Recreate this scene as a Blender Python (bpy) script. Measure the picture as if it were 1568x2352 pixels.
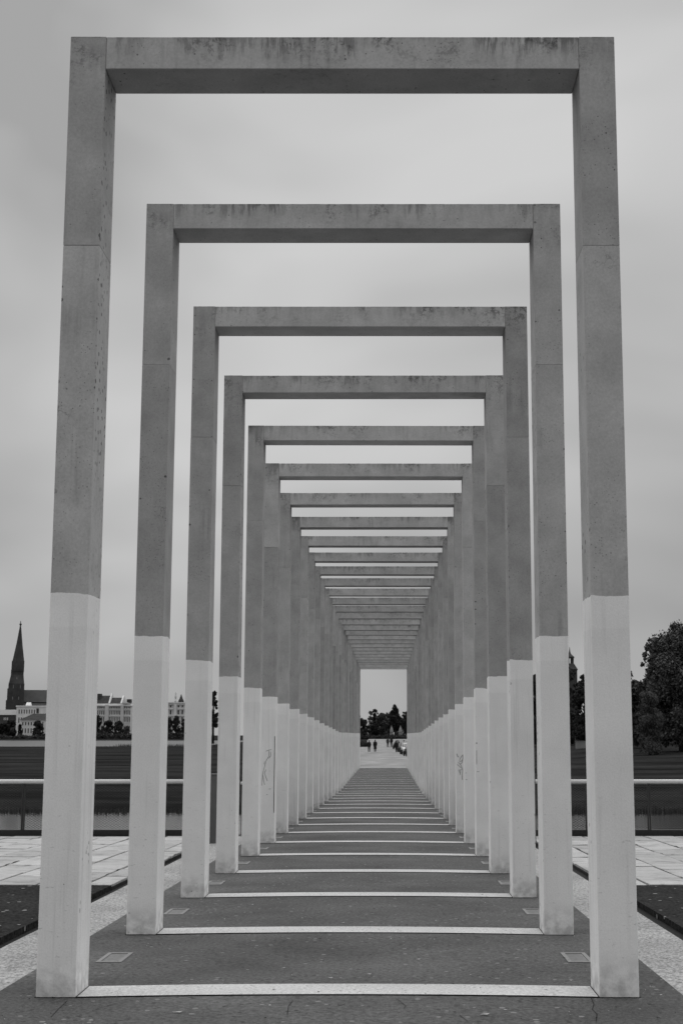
import bpy, bmesh, math, random
import numpy as np
from mathutils import Vector, Matrix

# ------------------------------------------------------------------ clear
for o in list(bpy.data.objects):
    bpy.data.objects.remove(o, do_unlink=True)
S = bpy.context.scene
COL = S.collection
R = math.radians

# ------------------------------------------------------------------ camera
CX, CZ, PITCH = 0.335, 1.724, R(8.9)
cd = bpy.data.cameras.new('camera')
cd.lens = 50.0
cd.sensor_width = 36.0
cd.sensor_fit = 'AUTO'
cd.shift_x = -0.0454
cd.clip_start = 0.05
cd.clip_end = 6000
cd.dof.use_dof = True
cd.dof.focus_distance = 15.0
cd.dof.aperture_fstop = 8.0
cam = bpy.data.objects.new('camera', cd)
cam.location = (CX, 0, CZ)
cam.rotation_euler = (R(90) + PITCH, 0, 0)
COL.objects.link(cam)
S.camera = cam

# ------------------------------------------------------------------ world: overcast sky
SUN_EL, SUN_ROT = R(74), R(4)
W = bpy.data.worlds.new('World')
S.world = W
W.use_nodes = True
wn, wl = W.node_tree.nodes, W.node_tree.links
wn.clear()
w_out = wn.new('ShaderNodeOutputWorld')
w_bg = wn.new('ShaderNodeBackground')
w_sky = wn.new('ShaderNodeTexSky')
w_sky.sky_type = 'NISHITA'
w_sky.sun_disc = False
w_sky.sun_elevation = SUN_EL
w_sky.sun_rotation = SUN_ROT
w_sky.air_density = 2.0
w_sky.dust_density = 6.0
w_bw = wn.new('ShaderNodeRGBToBW')
wl.new(w_sky.outputs[0], w_bw.inputs[0])
w_co = wn.new('ShaderNodeTexCoord')
w_map = wn.new('ShaderNodeMapping')
w_map.inputs['Scale'].default_value = (1.0, 1.0, 1.9)
w_map.inputs['Rotation'].default_value = (0, R(14), R(20))
wl.new(w_co.outputs['Generated'], w_map.inputs[0])
w_n1 = wn.new('ShaderNodeTexNoise')
w_n1.inputs['Scale'].default_value = 2.2
w_n1.inputs['Detail'].default_value = 3.5
w_n1.inputs['Roughness'].default_value = 0.5
w_n1.inputs['Distortion'].default_value = 0.3
wl.new(w_map.outputs[0], w_n1.inputs['Vector'])
w_rm = wn.new('ShaderNodeMapRange')
w_rm.inputs['From Min'].default_value = 0.38
w_rm.inputs['From Max'].default_value = 0.64
w_rm.inputs['To Min'].default_value = 3.6
w_rm.inputs['To Max'].default_value = 6.4
wl.new(w_n1.outputs['Fac'], w_rm.inputs['Value'])
w_mix = wn.new('ShaderNodeMix')
w_mix.data_type = 'FLOAT'
w_mix.inputs[0].default_value = 0.86          # cloud cover over the clear sky
wl.new(w_bw.outputs[0], w_mix.inputs[2])
wl.new(w_rm.outputs[0], w_mix.inputs[3])
wl.new(w_mix.outputs[0], w_bg.inputs['Color'])
w_bg.inputs['Strength'].default_value = 0.0675
wl.new(w_bg.outputs[0], w_out.inputs[0])

sd = bpy.data.lights.new('sun', 'SUN')
sd.energy = 1.5
sd.angle = R(100)
sd.color = (1, 1, 1)
sun = bpy.data.objects.new('sun', sd)
sun.rotation_euler = (R(90) - SUN_EL, 0, R(180) - SUN_ROT)
sun.location = (0, 0, 60)
COL.objects.link(sun)

S.render.engine = 'CYCLES'
S.cycles.max_bounces = 5
S.cycles.diffuse_bounces = 3
S.cycles.glossy_bounces = 2
S.view_settings.view_transform = 'Standard'
S.view_settings.look = 'None'
S.view_settings.exposure = 0.56
S.view_settings.gamma = 1.0
S.view_settings.use_curve_mapping = False

# ------------------------------------------------------------------ helpers
random.seed(7)
rng = np.random.default_rng(7)

def unproj(xv, yv, Y):
    """a point of the place at forward distance Y that lies in the given direction"""
    u, v = (xv - 890.6) / 3267.0, (1176.0 - yv) / 3267.0
    c, s = math.cos(PITCH), math.sin(PITCH)
    dy = c - v * s
    t = Y / dy
    return CX + u * t, CZ + (s + v * c) * t

def link(o, parent=None):
    COL.objects.link(o)
    if parent is not None:
        o.parent = parent
    return o

def tag(o, label=None, cat=None, group=None, kind=None):
    if label: o['label'] = label
    if cat: o['category'] = cat
    if group: o['group'] = group
    if kind: o['kind'] = kind
    return o

def empty(name, loc=(0, 0, 0), rz=0):
    o = bpy.data.objects.new(name, None)
    o.empty_display_size = 0.2
    o.location = loc
    o.rotation_euler = (0, 0, rz)
    return link(o)

def mobj(name, me, mat, parent=None, loc=(0, 0, 0)):
    if mat is not None and len(me.materials) == 0:
        me.materials.append(mat)
    o = bpy.data.objects.new(name, me)
    o.location = loc
    return link(o, parent)

class MB:
    """collects boxes, prisms and tubes into one mesh"""
    def __init__(self):
        self.v, self.f = [], []
    def add(self, vs, fs):
        b = len(self.v)
        self.v += [tuple(p) for p in vs]
        self.f += [tuple(i + b for i in f) for f in fs]
        return self
    def box(self, x0, x1, y0, y1, z0, z1):
        vs = [(x0,y0,z0),(x1,y0,z0),(x1,y1,z0),(x0,y1,z0),(x0,y0,z1),(x1,y0,z1),(x1,y1,z1),(x0,y1,z1)]
        return self.add(vs, [(0,3,2,1),(4,5,6,7),(0,1,5,4),(1,2,6,5),(2,3,7,6),(3,0,4,7)])
    def prism(self, poly, y0, y1):
        """polygon in xz extruded along y"""
        n = len(poly)
        vs = [(x, y0, z) for x, z in poly] + [(x, y1, z) for x, z in poly]
        fs = [tuple(range(n)), tuple(range(2*n-1, n-1, -1))]
        fs += [(i, n+i, n+(i+1) % n, (i+1) % n) for i in range(n)]
        return self.add(vs, fs)
    def prism_x(self, poly, x0, x1):
        n = len(poly)
        vs = [(x0, y, z) for y, z in poly] + [(x1, y, z) for y, z in poly]
        fs = [tuple(range(n-1, -1, -1)), tuple(range(n, 2*n))]
        fs += [((i+1) % n, n+(i+1) % n, n+i, i) for i in range(n)]
        return self.add(vs, fs)
    def ring(self, rings, cap=True):
        n = len(rings[0]); b = len(self.v)
        for r in rings: self.v += [tuple(p) for p in r]
        for k in range(len(rings)-1):
            for i in range(n):
                j = (i+1) % n
                self.f.append((b+k*n+i, b+k*n+j, b+(k+1)*n+j, b+(k+1)*n+i))
        if cap:
            self.f.append(tuple(b+i for i in range(n-1, -1, -1)))
            self.f.append(tuple(b+(len(rings)-1)*n+i for i in range(n)))
        return self
    def tube(self, pts, rads, n=8):
        rings = []
        for k, p in enumerate(pts):
            p = Vector(p)
            a = Vector(pts[max(0, k-1)]); c = Vector(pts[min(len(pts)-1, k+1)])
            d = (c - a).normalized()
            up = Vector((0, 0, 1)) if abs(d.z) < 0.9 else Vector((1, 0, 0))
            s = d.cross(up).normalized(); t = s.cross(d)
            r = rads[k] if isinstance(rads, (list, tuple)) else rads
            rings.append([p + (s*math.cos(q) + t*math.sin(q))*r for q in [2*math.pi*i/n for i in range(n)]])
        return self.ring(rings)
    def lathe(self, prof, n=16, c=(0, 0)):
        return self.ring([[(c[0]+r*math.cos(2*math.pi*i/n), c[1]+r*math.sin(2*math.pi*i/n), z) for i in range(n)] for r, z in prof])
    def mesh(self, name='mesh', smooth=False, bevel=0.0, seg=1):
        me = bpy.data.meshes.new(name)
        me.from_pydata(self.v, [], self.f)
        bm = bmesh.new(); bm.from_mesh(me)
        bmesh.ops.recalc_face_normals(bm, faces=bm.faces)
        if bevel > 0:
            bmesh.ops.bevel(bm, geom=list(bm.edges), offset=bevel, segments=seg, affect='EDGES', profile=0.5)
        bm.to_mesh(me); bm.free()
        if smooth:
            me.polygons.foreach_set('use_smooth', [True]*len(me.polygons))
        me.update()
        return me
    def build(self, name, mat, parent=None, loc=(0, 0, 0), **kw):
        return mobj(name, self.mesh(name, **kw), mat, parent, loc)

# ------------------------------------------------------------------ materials (all neutral: the photograph is black and white)
def g(v): return (v, v, v, 1)

class NT:
    def __init__(self, name):
        self.m = bpy.data.materials.new(name)
        self.m.use_nodes = True
        self.n, self.l = self.m.node_tree.nodes, self.m.node_tree.links
        self.b = self.n['Principled BSDF']
        self.co = self.n.new('ShaderNodeTexCoord')
    def link(self, a, b): self.l.new(a, b)
    def map(self, vec, scale=(1, 1, 1), loc=None):
        m = self.n.new('ShaderNodeMapping')
        m.inputs['Scale'].default_value = scale
        self.link(vec, m.inputs['Vector'])
        if loc is not None: self.link(loc, m.inputs['Location'])
        return m.outputs[0]
    def noise(self, vec, scale, detail=4, rough=0.55, dist=0.0):
        t = self.n.new('ShaderNodeTexNoise')
        t.inputs['Scale'].default_value = scale
        t.inputs['Detail'].default_value = detail
        t.inputs['Roughness'].default_value = rough
        t.inputs['Distortion'].default_value = dist
        self.link(vec, t.inputs['Vector'])
        return t.outputs['Fac']
    def voro(self, vec, scale, feature='F1', out='Distance'):
        t = self.n.new('ShaderNodeTexVoronoi')
        t.feature = feature
        t.inputs['Scale'].default_value = scale
        self.link(vec, t.inputs['Vector'])
        return t.outputs[out]
    def voro2(self, vec, scale):
        t = self.n.new('ShaderNodeTexVoronoi')
        t.inputs['Scale'].default_value = scale
        self.link(vec, t.inputs['Vector'])
        return t.outputs['Distance'], t.outputs['Color']
    def rng(self, v, a, b, c, d, smooth=False):
        t = self.n.new('ShaderNodeMapRange')
        if smooth: t.interpolation_type = 'SMOOTHSTEP'
        for k, x in zip(('From Min', 'From Max', 'To Min', 'To Max'), (a, b, c, d)):
            t.inputs[k].default_value = x
        self.link(v, t.inputs['Value'])
        return t.outputs[0]
    def math(self, op, a, b=None, clamp=False):
        t = self.n.new('ShaderNodeMath'); t.operation = op; t.use_clamp = clamp
        for k, x in enumerate((a, b)):
            if x is None: continue
            if isinstance(x, (int, float)): t.inputs[k].default_value = x
            else: self.link(x, t.inputs[k])
        return t.outputs[0]
    def mixf(self, f, a, b):
        t = self.n.new('ShaderNodeMix'); t.data_type = 'FLOAT'
        for k, x in ((0, f), (2, a), (3, b)):
            if isinstance(x, (int, float)): t.inputs[k].default_value = x
            else: self.link(x, t.inputs[k])
        return t.outputs[0]
    def xyz(self, vec):
        t = self.n.new('ShaderNodeSeparateXYZ'); self.link(vec, t.inputs[0]); return t.outputs
    def rand_loc(self, k=37.0):
        i = self.n.new('ShaderNodeObjectInfo')
        c = self.n.new('ShaderNodeCombineXYZ')
        r = self.math('MULTIPLY', i.outputs['Random'], k)
        self.link(r, c.inputs[0]); self.link(r, c.inputs[2])
        return c.outputs[0], i.outputs['Random']
    def attr(self, name):
        t = self.n.new('ShaderNodeAttribute'); t.attribute_type = 'OBJECT'; t.attribute_name = name
        return t.outputs['Fac']
    def color(self, v):
        if isinstance(v, (int, float)): self.b.inputs['Base Color'].default_value = g(v)
        else:
            c = self.n.new('ShaderNodeCombineColor')
            for k in range(3): self.link(v, c.inputs[k])
            self.link(c.outputs[0], self.b.inputs['Base Color'])
    def bump(self, h, strength, dist=0.01):
        t = self.n.new('ShaderNodeBump')
        t.inputs['Strength'].default_value = strength
        t.inputs['Distance'].default_value = dist
        self.link(h, t.inputs['Height'])
        self.link(t.outputs[0], self.b.inputs['Normal'])
    def done(self, rough=0.85, metal=0.0, spec=0.3):
        self.b.inputs['Roughness'].default_value = rough
        self.b.inputs['Metallic'].default_value = metal
        self.b.inputs['Specular IOR Level'].default_value = spec
        return self.m

def m_concrete(name, kind):
    """weathered concrete; kind column / head / beam"""
    t = NT(name)
    obv = t.co.outputs['Object']
    loc, rnd = t.rand_loc()
    v = t.map(obv, loc=loc)
    x, y, z = t.xyz(obv)
    base = t.rng(t.noise(v, 3.0, 3), 0.3, 0.7, 0.86, 1.12)
    base = t.math('MULTIPLY', base, t.rng(t.noise(v, 60, 2, 0.7), 0.3, 0.7, 0.90, 1.08))
    vs = t.map(obv, (9, 9, 0.55), loc)
    streak = t.rng(t.noise(vs, 1.6, 3, 0.62), 0.46, 0.74, 0, 1, True)
    patch = t.rng(t.noise(v, 1.3, 3), 0.5, 0.72, 0, 1, True)
    col = t.math('MULTIPLY', base, t.rng(rnd, 0, 1, *((0.45, 0.54) if kind == 'beam' else (0.36, 0.48))))
    # long faint run-off streaks
    col = t.math('MULTIPLY', col, t.mixf(t.math('MULTIPLY', streak, patch), 1.0, 0.72))
    if kind != 'column':
        # black algae creeping down from the top edge
        top = t.rng(z, -0.26 if kind == 'beam' else -0.55, 0.0, 0.0, 1.0)
        v4 = t.map(obv, (14, 14, 2.2), loc)
        drip = t.math('ADD', t.rng(t.noise(v4, 1.3, 4, 0.65), 0.35, 0.72, 0, 0.95), t.math('MULTIPLY', top, 0.55))
        big = t.math('MULTIPLY', t.rng(t.noise(v, 2.1, 2), 0.46, 0.66, 0.22, 1.0, True), t.rng(t.math('FRACT', t.math('MULTIPLY', rnd, 7.31)), 0, 1, 0.4, 1.25))
        if kind == 'beam':
            big = t.math('MAXIMUM', big, t.rng(t.math('ABSOLUTE', x), 1.35, 1.65, 0, 0.75))
        drip = t.math('MULTIPLY', t.math('MULTIPLY', t.rng(drip, 0.62 if kind == 'beam' else 0.5, 1.05 if kind == 'beam' else 0.9, 0, 1, True), top), big)
        col = t.math('MULTIPLY', col, t.mixf(drip, 1.0, 0.46))
        blot = t.math('MULTIPLY', t.rng(t.noise(v, 26, 3, 0.8), 0.46, 0.60, 0, 1, True), t.rng(t.noise(v, 3.3, 2), 0.50 if kind == 'beam' else 0.44, 0.62, 0, 0.8, True))
        blot = t.math('MULTIPLY', blot, top)
        col = t.math('MULTIPLY', col, t.mixf(blot, 1.0, 0.25))
        rim = t.math('MULTIPLY', t.rng(z, -0.014, -0.004, 0, 1), t.rng(t.noise(v, 9, 3), 0.45, 0.6, 0, 0.55))
        col = t.math('MULTIPLY', col, t.mixf(rim, 1.0, 0.35))
    # blow holes, more of them near the corners
    ax = t.math('ABSOLUTE', x)
    edge = t.rng(ax, 0.10, 0.13, 0.0, 1.0) if kind != 'beam' else t.rng(z, -0.252, -0.225, 1, 0)
    pv, cells = t.voro2(v, 19)
    cr = t.xyz(cells)[0]
    thr = t.math('MULTIPLY', t.rng(cr, 0.5, 1.0, 0.0, 0.24), t.mixf(edge, 0.6, 0.75 if kind == 'beam' else 1.7))
    hole = t.math('LESS_THAN', pv, thr)
    hz = t.rng(t.noise(v, 0.9, 2), 0.42, 0.6, 0.15, 1, True)
    hole = t.math('MULTIPLY', hole, hz)
    pv2, c2 = t.voro2(v, 70)
    c2 = t.xyz(c2)[0]
    fine = t.math('LESS_THAN', pv2, t.rng(c2, 0.62, 1.0, 0.0, 0.34))
    fine = t.math('MULTIPLY', fine, t.rng(t.noise(v, 2.3, 3), 0.47, 0.62, 0, 0.85, True))
    # hair cracks
    dn = t.n.new('ShaderNodeVectorMath'); dn.operation = 'ADD'
    nz = t.n.new('ShaderNodeTexNoise'); nz.inputs['Scale'].default_value = 14; t.link(v, nz.inputs['Vector'])
    sc = t.n.new('ShaderNodeVectorMath'); sc.operation = 'SCALE'; sc.inputs['Scale'].default_value = 0.09
    t.link(nz.outputs['Color'], sc.inputs[0]); t.link(v, dn.inputs[0]); t.link(sc.outputs[0], dn.inputs[1])
    crk = t.voro(dn.outputs[0], 7.5, 'DISTANCE_TO_EDGE')
    crack = t.math('LESS_THAN', crk, 0.012)
    crack = t.math('MULTIPLY', crack, t.rng(t.noise(v, 1.7, 3), 0.60, 0.70, 0, 0.4, True))
    marks = t.math('MAXIMUM', t.math('MAXIMUM', hole, fine), crack)
    col = t.math('MULTIPLY', col, t.mixf(marks, 1.0, 0.30))
    if kind == 'column':
        # the lower part is painted white, with an edge drawn by hand
        ph = t.attr('paint_height')
        wob = t.rng(t.noise(v, 4, 4), 0.3, 0.7, -0.012, 0.012)
        pm = t.math('LESS_THAN', t.math('ADD', z, wob), ph)
        pc = t.math('MULTIPLY', t.rng(t.noise(v, 2.0, 4), 0.3, 0.7, 0.82, 0.92), t.rng(t.noise(v, 90, 2), 0.3, 0.7, 0.95, 1.04))
        second = t.rng(t.math('SUBTRACT', ph, z), 0.22, 0.235, 1.05, 1.0)
        pc = t.math('MULTIPLY', pc, second)
        dirt = t.math('MULTIPLY', t.rng(z, 0.0, 0.34, 1, 0, True), t.rng(t.noise(v, 11, 4), 0.36, 0.62, 0, 0.8))
        run = t.math('MULTIPLY', t.rng(t.noise(t.map(obv, (16, 16, 0.5), loc), 1.2, 3), 0.52, 0.72, 0, 0.30, True), t.rng(t.noise(v, 0.8, 2), 0.4, 0.62, 0, 1, True))
        dirt = t.math('MAXIMUM', dirt, run)
        scuff = t.math('MULTIPLY', t.rng(t.noise(t.map(obv, (3, 3, 9), loc), 5, 3, 0.7), 0.64, 0.70, 0, 0.5, True), t.rng(z, 0.9, 1.6, 1, 0))
        dirt = t.math('MAXIMUM', dirt, scuff)
        pc = t.math('MULTIPLY', pc, t.mixf(dirt, 1, 0.5))
        few = t.math('MULTIPLY', hole, t.rng(t.noise(v, 3.1, 2), 0.58, 0.64, 0, 0.85))
        pc = t.math('MULTIPLY', pc, t.mixf(few, 1, 0.3))
        col = t.mixf(pm, col, pc)
    t.color(col)
    hh = t.math('SUBTRACT', t.noise(v, 45, 2, 0.7), t.math('MULTIPLY', marks, 0.8))
    t.bump(hh, 0.25, 0.004)
    return t.done(0.9, 0, 0.2)

M = {}
M['column'] = m_concrete('weathered concrete with painted foot', 'column')
M['head'] = m_concrete('weathered concrete column head', 'head')
M['beam'] = m_concrete('weathered concrete beam', 'beam')

def m_speckle(name, a, b, scale, bump=0.3, big=(0.88, 1.1), rough=0.9, dark=0.0, stretch=(1, 1, 1), spec=0.12, light=0.0):
    t = NT(name)
    v = t.map(t.co.outputs['Object'], stretch)
    sp = t.rng(t.noise(v, scale, 3, 0.75), 0.32, 0.68, a, b)
    sp = t.math('MULTIPLY', sp, t.rng(t.noise(v, 0.7, 5), 0.3, 0.7, *big))
    if dark > 0:
        d = t.math('LESS_THAN', t.voro(v, scale*0.42), 0.23)
        d = t.math('MULTIPLY', d, t.rng(t.noise(v, scale*0.12, 2), 0.45, 0.6, 0, dark, True))
        sp = t.math('MULTIPLY', sp, t.mixf(d, 1, 0.35))
    if light > 0:
        d, c_ = t.voro2(v, scale*0.5)
        lit = t.math('LESS_THAN', d, t.rng(t.xyz(c_)[0], 0.86, 1.0, 0.0, 0.35))
        sp = t.mixf(lit, sp, light)
    t.color(sp)
    t.bump(t.noise(v, scale*1.2, 2, 0.7), bump, 0.006)
    return t.done(rough, 0, spec)

M['deck'] = m_speckle('dark rubberised deck', 0.052, 0.138, 34, 0.5, (0.72, 1.26), 0.9, 0.75, light=0.22)
M['stripe'] = m_speckle('pale threshold concrete', 0.40, 0.72, 50, 0.3, (0.82, 1.1), 0.9, 0.8)
M['band'] = m_speckle('washed pale concrete', 0.13, 0.52, 24, 0.6, (0.75, 1.15), 0.9, 0.7, (1.6, 1, 1))
M['patch'] = m_speckle('old coarse asphalt', 0.014, 0.058, 22, 0.7, (0.85, 1.15), 1.0, 0.3, spec=0.0, light=0.28)
M['slot'] = m_speckle('dark drain slot', 0.012, 0.03, 30, 0.3)
M['joint'] = m_speckle('dark joint soil', 0.015, 0.06, 22, 0.5)
M['plinth'] = m_speckle('dark steel plinth', 0.03, 0.045, 20, 0.05, rough=0.6)
M['quay'] = m_speckle('quay concrete', 0.10, 0.17, 12, 0.3)

def m_slab():
    t = NT('pale paving slab')
    v0 = t.co.outputs['Object']
    loc, rnd = t.rand_loc(21)
    v = t.map(v0, loc=loc)
    c = t.math('MULTIPLY', t.rng(rnd, 0, 1, 0.36, 0.50), t.rng(t.noise(v, 40, 3, 0.7), 0.3, 0.7, 0.88, 1.06))
    vs = t.map(v0, (2.2, 14, 1), loc)
    st = t.rng(t.noise(vs, 1.3, 5, 0.7), 0.48, 0.66, 0, 0.75, True)
    c = t.math('MULTIPLY', c, t.mixf(st, 1, 0.5))
    bl = t.rng(t.noise(v, 2.4, 3), 0.52, 0.70, 0, 0.6, True)
    c = t.math('MULTIPLY', c, t.mixf(bl, 1, 0.5))
    t.color(c); t.bump(t.noise(v, 50, 3), 0.3, 0.004)
    return t.done(0.85)
M['slab'] = m_slab()

def m_plain(name, v, rough=0.7, metal=0.0, spec=0.4, ns=0, amt=0.1):
    t = NT(name)
    if ns:
        t.color(t.rng(t.noise(t.co.outputs['Object'], ns, 4), 0.3, 0.7, v*(1-amt), v*(1+amt)))
    else: t.color(v)
    return t.done(rough, metal, spec)
M['rail'] = m_plain('pale painted rail tube', 0.62, 0.35, 0.0, 0.5, 6, 0.06)
M['post'] = m_plain('dark steel post', 0.035, 0.45, 0.3, 0.5, 8)
M['wire'] = m_plain('dark wire mesh', 0.02, 0.7, 0.0, 0.2)
M['pillar'] = m_plain('grey coated end pillar', 0.11, 0.7, 0, 0.3, 5)
M['lampframe'] = m_plain('worn steel lamp frame', 0.20, 0.6, 0.0, 0.3, 30)
M['lampglass'] = m_plain('dusty lamp glass', 0.12, 0.45, 0.0, 0.3, 25, 0.4)
M['graffiti'] = m_plain('dark marker paint', 0.30, 0.8, 0, 0.2, 12, 0.3)
M['crack'] = m_plain('dark crack', 0.015, 0.95, 0, 0.1)
M['leaf'] = m_plain('dry pale leaf', 0.45, 0.8, 0, 0.2, 40, 0.4)
M['cathedral'] = m_plain('dark brick', 0.055, 0.9, 0, 0.2, 0.25, 0.3)
M['cathroof'] = m_plain('dark copper and slate', 0.045, 0.8, 0, 0.3, 0.2, 0.2)
M['opening'] = m_plain('dark window opening', 0.03, 0.4, 0, 0.5)
M['render'] = m_plain('pale rendered facade', 0.74, 0.9, 0, 0.2, 0.3, 0.12)
M['render2'] = m_plain('pale stone facade', 0.62, 0.9, 0, 0.2, 0.3, 0.14)
M['brickgrey'] = m_plain('grey brick wall', 0.075, 0.9, 0, 0.2, 0.4, 0.25)
M['rooft'] = m_plain('dark roof tiles', 0.045, 0.9, 0, 0.2, 0.5, 0.3)
M['roofz'] = m_plain('grey metal roof', 0.20, 0.6, 0, 0.4, 0.3, 0.1)
M['stone'] = m_plain('pale sandstone', 0.26, 0.9, 0, 0.2, 3, 0.2)
M['lightwall'] = m_plain('pale low wall', 0.25, 0.9, 0, 0.2, 1, 0.1)
M['cloth'] = m_plain('black coat cloth', 0.018, 0.9, 0, 0.2, 8, 0.3)
M['cloth2'] = m_plain('dark grey trousers', 0.016, 0.9, 0, 0.2, 8, 0.3)
M['cloth3'] = m_plain('grey jacket cloth', 0.05, 0.9, 0, 0.2, 8, 0.3)
M['skin'] = m_plain('skin', 0.28, 0.6, 0, 0.3)
M['hair'] = m_plain('dark hair', 0.02, 0.7, 0, 0.3)
M['carblack'] = m_plain('black car paint', 0.015, 0.25, 0.0, 0.6)
M['cargrey'] = m_plain('grey car paint', 0.10, 0.3, 0.3, 0.6)
M['carwhite'] = m_plain('white car paint', 0.65, 0.3, 0.0, 0.6)
M['glass'] = m_plain('car window glass', 0.03, 0.06, 0.0, 0.9)
M['tyre'] = m_plain('tyre rubber', 0.015, 0.9)
M['rim'] = m_plain('wheel rim', 0.35, 0.4, 0.7)
M['lampw'] = m_plain('headlight glass', 0.7, 0.1, 0, 0.7)
M['bark'] = m_plain('dark bark', 0.035, 0.95, 0, 0.1, 6, 0.4)
M['barkpale'] = m_plain('pale birch bark', 0.28, 0.9, 0, 0.1, 6, 0.4)

def m_leaf(name, lo, hi):
    t = NT(name)
    gm = t.n.new('ShaderNodeNewGeometry')
    c = t.rng(gm.outputs['Random Per Island'], 0, 1, lo, hi)
    c = t.math('MULTIPLY', c, t.rng(t.noise(t.co.outputs['Object'], 0.5, 3), 0.3, 0.7, 0.7, 1.3))
    t.color(c)
    m = t.done(0.75, 0, 0.15)
    m.node_tree.nodes['Principled BSDF'].inputs['Transmission Weight'].default_value = 0
    return m
M['leaf_dark'] = m_leaf('dark evergreen foliage', 0.028, 0.06)
M['leaf_mid'] = m_leaf('mid foliage', 0.05, 0.12)
M['leaf_pale'] = m_leaf('pale autumn foliage', 0.09, 0.18)
M['leaf_black'] = m_leaf('yew foliage', 0.014, 0.032)
M['reed'] = m_leaf('reed blades', 0.03, 0.09)

def m_grass():
    t = NT('mown meadow grass')
    v = t.map(t.co.outputs['Object'], (1, 1, 1))
    a = t.rng(t.noise(v, 1.5, 6, 0.7), 0.3, 0.7, 0.7, 1.3)
    vs = t.map(t.co.outputs['Object'], (0.05, 0.11, 1))
    b = t.rng(t.noise(vs, 1.0, 5, 0.65, 0.4), 0.35, 0.68, 0.5, 1.6)
    c = t.math('MULTIPLY', t.math('MULTIPLY', a, b), 0.025)
    t.color(c)
    t.bump(t.noise(v, 9, 3, 0.8), 0.4, 0.05)
    return t.done(1.0, 0, 0.0)
M['grass'] = m_grass()

def m_path():
    t = NT('pale gravel path')
    v = t.map(t.co.outputs['Object'], (0.5, 0.12, 1))
    c = t.rng(t.noise(v, 1.0, 5, 0.6), 0.3, 0.7, 0.18, 0.31)
    c = t.math('MULTIPLY', c, t.rng(t.noise(t.co.outputs['Object'], 8, 3), 0.3, 0.7, 0.9, 1.1))
    t.color(c)
    return t.done(0.95, 0, 0.1)
M['path'] = m_path()

def m_water(name, sc):
    t = NT(name)
    t.color(0.02)
    v = t.map(t.co.outputs['Object'], (1, 2.2, 1))
    t.bump(t.noise(v, sc, 4, 0.6), 0.35, 0.06)
    m = t.done(0.09, 0, 0.10)
    m.node_tree.nodes['Principled BSDF'].inputs['IOR'].default_value = 1.33
    return m
M['water'] = m_water('rippled canal water', 1.2)
M['water'].node_tree.nodes['Principled BSDF'].inputs['Roughness'].default_value = 0.13
M['lake'] = m_water('lake water', 1.0)
M['lake'].node_tree.nodes['Principled BSDF'].inputs['Roughness'].default_value = 0.4
M['lake'].node_tree.nodes['Principled BSDF'].inputs['Specular IOR Level'].default_value = 0.5

# ------------------------------------------------------------------ ground shape
NF, D1, SP = 30, 9.82, 3.338          # frames, first distance, spacing
YK = D1 + 16*SP                       # where the sloping deck becomes level
SL = 0.0138
def floor(Y):
    return -SL*(min(max(Y, D1), YK) - D1)
def camber(X):
    return 0.017*max(0.0, 1 - (X/1.735)**2)
QY = 29.3                              # the quay ends here
def sstep(a, b, x):
    t = min(1, max(0, (x-a)/(b-a))); return t*t*(3-2*t)
def pathz(Y):
    return -0.80 + max(0, Y-190)*0.0056
def terrain(X, Y):
    if Y < QY + 0.4: return floor(Y) - 0.12
    if Y < 53.5: return -2.4
    z = -1.28 + 0.30*sstep(54.5, 60, Y)
    z += 1.75*sstep(90, 260, Y)*sstep(12, 40, X)
    z += 0.35*sstep(70, 110, Y)*sstep(22, 60, X)*(0.5+0.5*math.sin(X*0.11+Y*0.03))
    z += 0.06*math.sin(X*0.21+0.4)*math.sin(Y*0.13)
    # centre strip follows the path
    w = sstep(9, 4, abs(X-1))*sstep(100, 120, Y) if Y < 420 else sstep(60, 20, abs(X))
    z = z*(1-w) + (pathz(min(Y, 420)) - 0.06)*w
    if Y > 190: z = max(z, (pathz(min(Y, 420))-0.25)*sstep(-40, -10, X) + -9*(1-sstep(-40, -10, X)))
    # the lake on the left
    lk = sstep(334, 346, Y + 5*math.sin(X*0.03))*sstep(765, 755, Y)*sstep(-44, -52, X + 3*math.sin(Y*0.05))
    z = z*(1-lk) - 2.4*lk
    if Y > 755: z = max(z, 0.4*sstep(755, 790, Y) - 0.9)
    return z
ys = [-12, -5, 0, 5, 10, 15, 20, 25, 29, 29.5, 29.9, 35, 45, 53.4, 53.9, 54.6, 55.5, 57, 59, 62, 66] + list(range(70, 130, 4)) + list(range(130, 330, 10)) + list(range(330, 360, 3)) + list(range(370, 750, 25)) + [750, 756, 762, 770, 790, 850, 1000, 1500, 2500, 4500]
xs = sorted(set([-3000, -1500, -900, -600, -450] + list(range(-350, -120, 30)) + list(range(-120, -56, 8)) + list(range(-56, -40, 2)) + list(range(-40, -12, 3)) + list(range(-12, 16, 2)) + list(range(16, 110, 4)) + [130, 180, 260, 400, 700, 1500, 3000]))
vs = [(x, y, terrain(x, y)) for y in ys for x in xs]
nx = len(xs)
fs = [(j*nx+i, j*nx+i+1, (j+1)*nx+i+1, (j+1)*nx+i) for j in range(len(ys)-1) for i in range(nx-1)]
tag(MB().add(vs, fs).build('ground', M['grass'], smooth=True), kind='structure')
tag(MB().add([(-900, 28.5, -1.22), (900, 28.5, -1.22), (900, 55.5, -1.22), (-900, 55.5, -1.22)], [(0, 1, 2, 3)]).build('canal_water', M['water']), kind='structure')
tag(MB().add([(-1400, 325, -1.28), (-30, 325, -1.28), (-30, 775, -1.28), (-1400, 775, -1.28)], [(0, 1, 2, 3)]).build('lake_water', M['lake']), kind='structure')

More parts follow.
